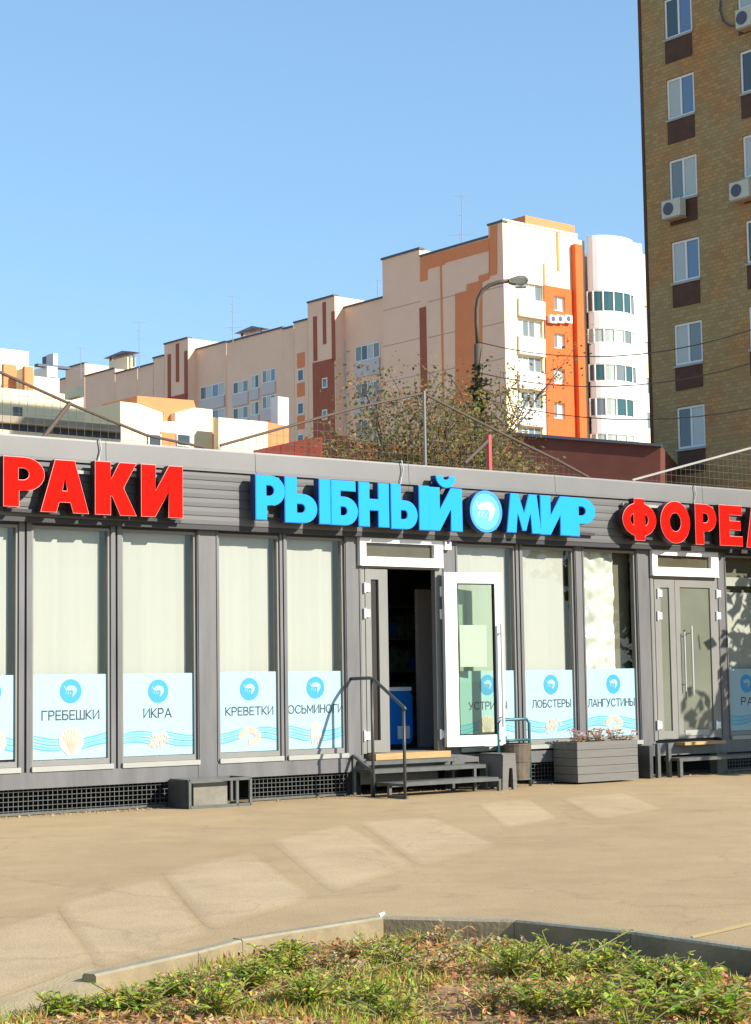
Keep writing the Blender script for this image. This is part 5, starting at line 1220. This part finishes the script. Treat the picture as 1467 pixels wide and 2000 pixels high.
tb = on_depth(812, 1000, 38)
tree('autumn_tree', (tb.x, 38, 0), 9.9, .48, .09, 23, 9500, .09, AUT, 'bushy olive brown autumn tree right beside the net fence pole', 'trees behind the net fence', jit=.26)
tb = on_depth(872, 1000, 43)
tree('autumn_tree', (tb.x, 43, 0), 9.6, .16, .05, 52, 1600, .095, AUT, 'thin half bare autumn tree at the foot of the lamp post', 'trees behind the net fence', levels=2, jit=.26)
# ivy like twigs round the lamp post
vp = thing('creeper', (on_depth(936, 900, LY).x, LY - .1, 0), 0, 'dark creeper climbing the lower part of the lamp post', 'creeper')
mb = MB()
for i in range(900):
    y = rnd.triangular(700, 960, 880); p = on_depth(935 + rnd.gauss(0, 7 + (y - 700) * .03), y, LY - .1); L_ = .16 * rnd.uniform(.5, 1.2); d = rdir(.2).normalized(); x = d.cross(rdir(.3)).normalized() * L_ * .35; c = rnd.choice([(.06, .06, .025), (.09, .07, .03), (.05, .055, .03)])
    mb.face([p, p + d * L_ * .5 + x, p + d * L_, p + d * L_ * .5 - x], 0, c)
obj('foliage', mb, M['leafy'], vp); mb = MB(); mb.path([on_depth(x, y, LY - .15) for x, y in ((937, 1000), (940, 900), (932, 820), (936, 730))], .03, 5); obj('stem', mb, M['bark'], vp)
# tree standing out of frame to the right whose shade falls across the right end of the shop front
ub = px_u(1467, 1350); base = F.w(ub + 3.3, 2.7, 0)
tree('roadside_tree', (base.x, base.y, 0), 6.6, .72, .12, 77, 26000, .30, [(.07, .10, .03), (.10, .12, .04), (.14, .12, .04)], 'leafy roadside tree standing in front of the right end of the shop', jit=.36)

# ------------------------------------------------------------------ the weedy bed
GREEN = [(.30, .38, .045), (.42, .48, .07), (.22, .30, .035), (.50, .50, .09), (.56, .50, .12)]
DRY = [(.60, .40, .18), (.52, .30, .13), (.68, .52, .28), (.42, .22, .09), (.60, .33, .14)]
def density(x, y): return noise.noise(Vector((x * 1.6, y * 1.6, 7.7))) + .5 * noise.noise(Vector((x * 4.1, y * 4.1, 2.2)))
def bed_point():
    while True:
        y = rnd.uniform(6.3, 9.9); hw_ = .26 * y
        x = rnd.uniform(-hw_, hw_)
        if inside_bed(x, y, .05) and x > -1.55 + (8.6 - y) * .15 * 0: return x, y
gm, lm = MB(), MB()
for i in range(30000):
    x, y = bed_point(); dn = density(x, y)
    if dn < .06 and rnd.random() < .88: continue
    z = soil_z(x, y); h_ = rnd.uniform(.025, .07) * (1 + max(0, dn) * .9); a = rnd.uniform(0, 6.283); wv = Vector((math.cos(a), math.sin(a), 0)) * rnd.uniform(.003, .006)
    ln = Vector((rnd.gauss(0, .35), rnd.gauss(0, .35), 1)).normalized(); p = Vector((x, y, z - .005)); mid = p + ln * h_ * .55; tip = mid + (ln + Vector((rnd.gauss(0, .5), rnd.gauss(0, .5), -.1))).normalized() * h_ * .5
    c = rnd.choice(GREEN if rnd.random() < .62 + dn * .4 else DRY); c = tuple(v * rnd.uniform(.7, 1.2) for v in c)
    gm.face([p - wv, p + wv, mid + wv * .7, mid - wv * .7], 0, c); gm.face([mid - wv * .7, mid + wv * .7, tip], 0, c)
for i in range(22000):
    x, y = bed_point(); dn = density(x + 3.3, y * 1.1)
    if dn < -.15 and rnd.random() < .7: continue
    p = Vector((x, y, soil_z(x, y) + rnd.uniform(.0, .025))); leaf_quad(lm, p, rdir(.2), rnd.uniform(.02, .05), rnd.uniform(.012, .03), tuple(min(.85, v * rnd.uniform(.75, 1.3)) for v in rnd.choice(DRY)), rnd.uniform(-.2, .3))
tag(obj('grass', gm, M['leafy'], kind='stuff'), 'short green and yellow grass growing over the bed', 'grass')
tag(obj('fallen_leaves', lm, M['leafy'], kind='stuff'), 'dry brown and orange fallen leaves littering the bed', 'leaves')
PLANTS = [(640, 1900, .12, 2), (720, 1960, .13, 0), (850, 1905, .12, 2), (1050, 1960, .14, 0), (1360, 1975, .15, 1), (1270, 1900, .12, 0), (520, 1905, .09, 0), (380, 1950, .11, 2), (270, 1975, .11, 0), (990, 1850, .08, 2), (560, 1900, .13, 0), (760, 1895, .15, 0), (690, 1862, .10, 2), (860, 1835, .10, 2), (1010, 1905, .16, 0), (1090, 1900, .17, 0), (1180, 1880, .14, 0), (1130, 1960, .15, 0), (1290, 1960, .18, 1), (1400, 1930, .17, 1), (1440, 1975, .17, 1), (1330, 1905, .13, 0),
          (960, 1960, .13, 2), (600, 1960, .15, 0), (490, 1940, .12, 0), (340, 1950, .10, 0), (215, 1975, .09, 0), (420, 1985, .15, 0), (780, 1985, .14, 0), (1230, 1995, .18, 1), (560, 1868, .08, 0), (1150, 1850, .09, 2), (1120, 1832, .13, 2), (120, 1985, .10, 0), (920, 1870, .11, 2), (680, 1925, .12, 2)]
names = ['bushy', 'low', 'spreading', 'ragged']
M['weed_stem'] = mat('weed_stem', (.20, .20, .07), .8)
seen = {}
ORD = 'first second third fourth fifth sixth seventh eighth ninth tenth eleventh twelfth thirteenth fourteenth fifteenth sixteenth seventeenth eighteenth nineteenth twentieth twenty-first twenty-second twenty-third twenty-fourth twenty-fifth twenty-sixth twenty-seventh twenty-eighth twenty-ninth thirtieth'.split()
for i, (x, y, hh_, kind) in enumerate(sorted(PLANTS)):
    p = on_z(x, y, .02)
    if not inside_bed(p.x, p.y, .06): continue
    z = soil_z(p.x, p.y); base = Vector((p.x, p.y, z - .01)); mb = MB(); st = MB(); hh_ *= 1.15; R_ = hh_ * 1.3
    ns = {0: 36, 1: 18, 2: 20}[kind]
    for k in range(ns):
        tip = base + Vector((rnd.gauss(0, R_ * .48), rnd.gauss(0, R_ * .48), hh_ * rnd.uniform(.45, 1.05))); mid = base.lerp(tip, .5) + Vector((0, 0, hh_ * .12)); st.path([base, mid, tip], .0025, 4)
        for j in range({0: 9, 1: 7, 2: 7}[kind]):
            f = rnd.uniform(.15, 1); q = base.lerp(mid, f * 2) if f < .5 else mid.lerp(tip, f * 2 - 1)
            c = rnd.choice(GREEN if kind != 2 else [(.60, .42, .20), (.55, .33, .14), (.40, .34, .10), (.62, .48, .26)]); c = tuple(v * rnd.uniform(.75, 1.3) for v in c)
            leaf_quad(mb, q, rdir(.35), rnd.uniform(.024, .05) * (1.5 if kind == 1 else 1), rnd.uniform(.013, .026) * (1.6 if kind == 1 else 1), c, rnd.uniform(0, .45))
    lk = {0: 'bushy green weed', 1: 'broad leaved bright green weed', 2: 'dry straw coloured weed'}[kind]
    n_ = seen[kind] = seen.get(kind, 0) + 1
    pw = thing('weed_plant', base, 0, ORD[n_ - 1] + ' ' + lk + ' from the left in the kerbed bed', 'weed', 'weeds growing in the bed')
    obj('leaves', mb, M['leafy'], pw); obj('stem', st, M['weed_stem'], pw)

# small stones and litter along the foot of the grille
pb = MB()
for i in range(260):
    u = rnd.uniform(-5.2, 6.5) if i % 3 else rnd.uniform(-5., -2.9); t = abs(rnd.gauss(.06, .12)) + .02; r = rnd.uniform(.006, .022); c = F.w(u, t, r * .5)
    ring = [c + Vector((math.cos(a) * r * rnd.uniform(.7, 1.2), math.sin(a) * r * rnd.uniform(.7, 1.2), -r * .5)) for a in (0, 1.26, 2.5, 3.77, 5.0)]; tp = c + Vector((rnd.uniform(-.3, .3) * r, 0, r * .6))
    cc = rnd.choice([(.42, .33, .2), (.33, .26, .17), (.5, .42, .28), (.3, .2, .1)])
    for k in range(5): pb.face([ring[k], ring[(k + 1) % 5], tp], 0, cc)
tag(obj('gravel', pb, M['leafy'], kind='stuff'), 'loose grit and small stones along the foot of the shop', 'gravel')
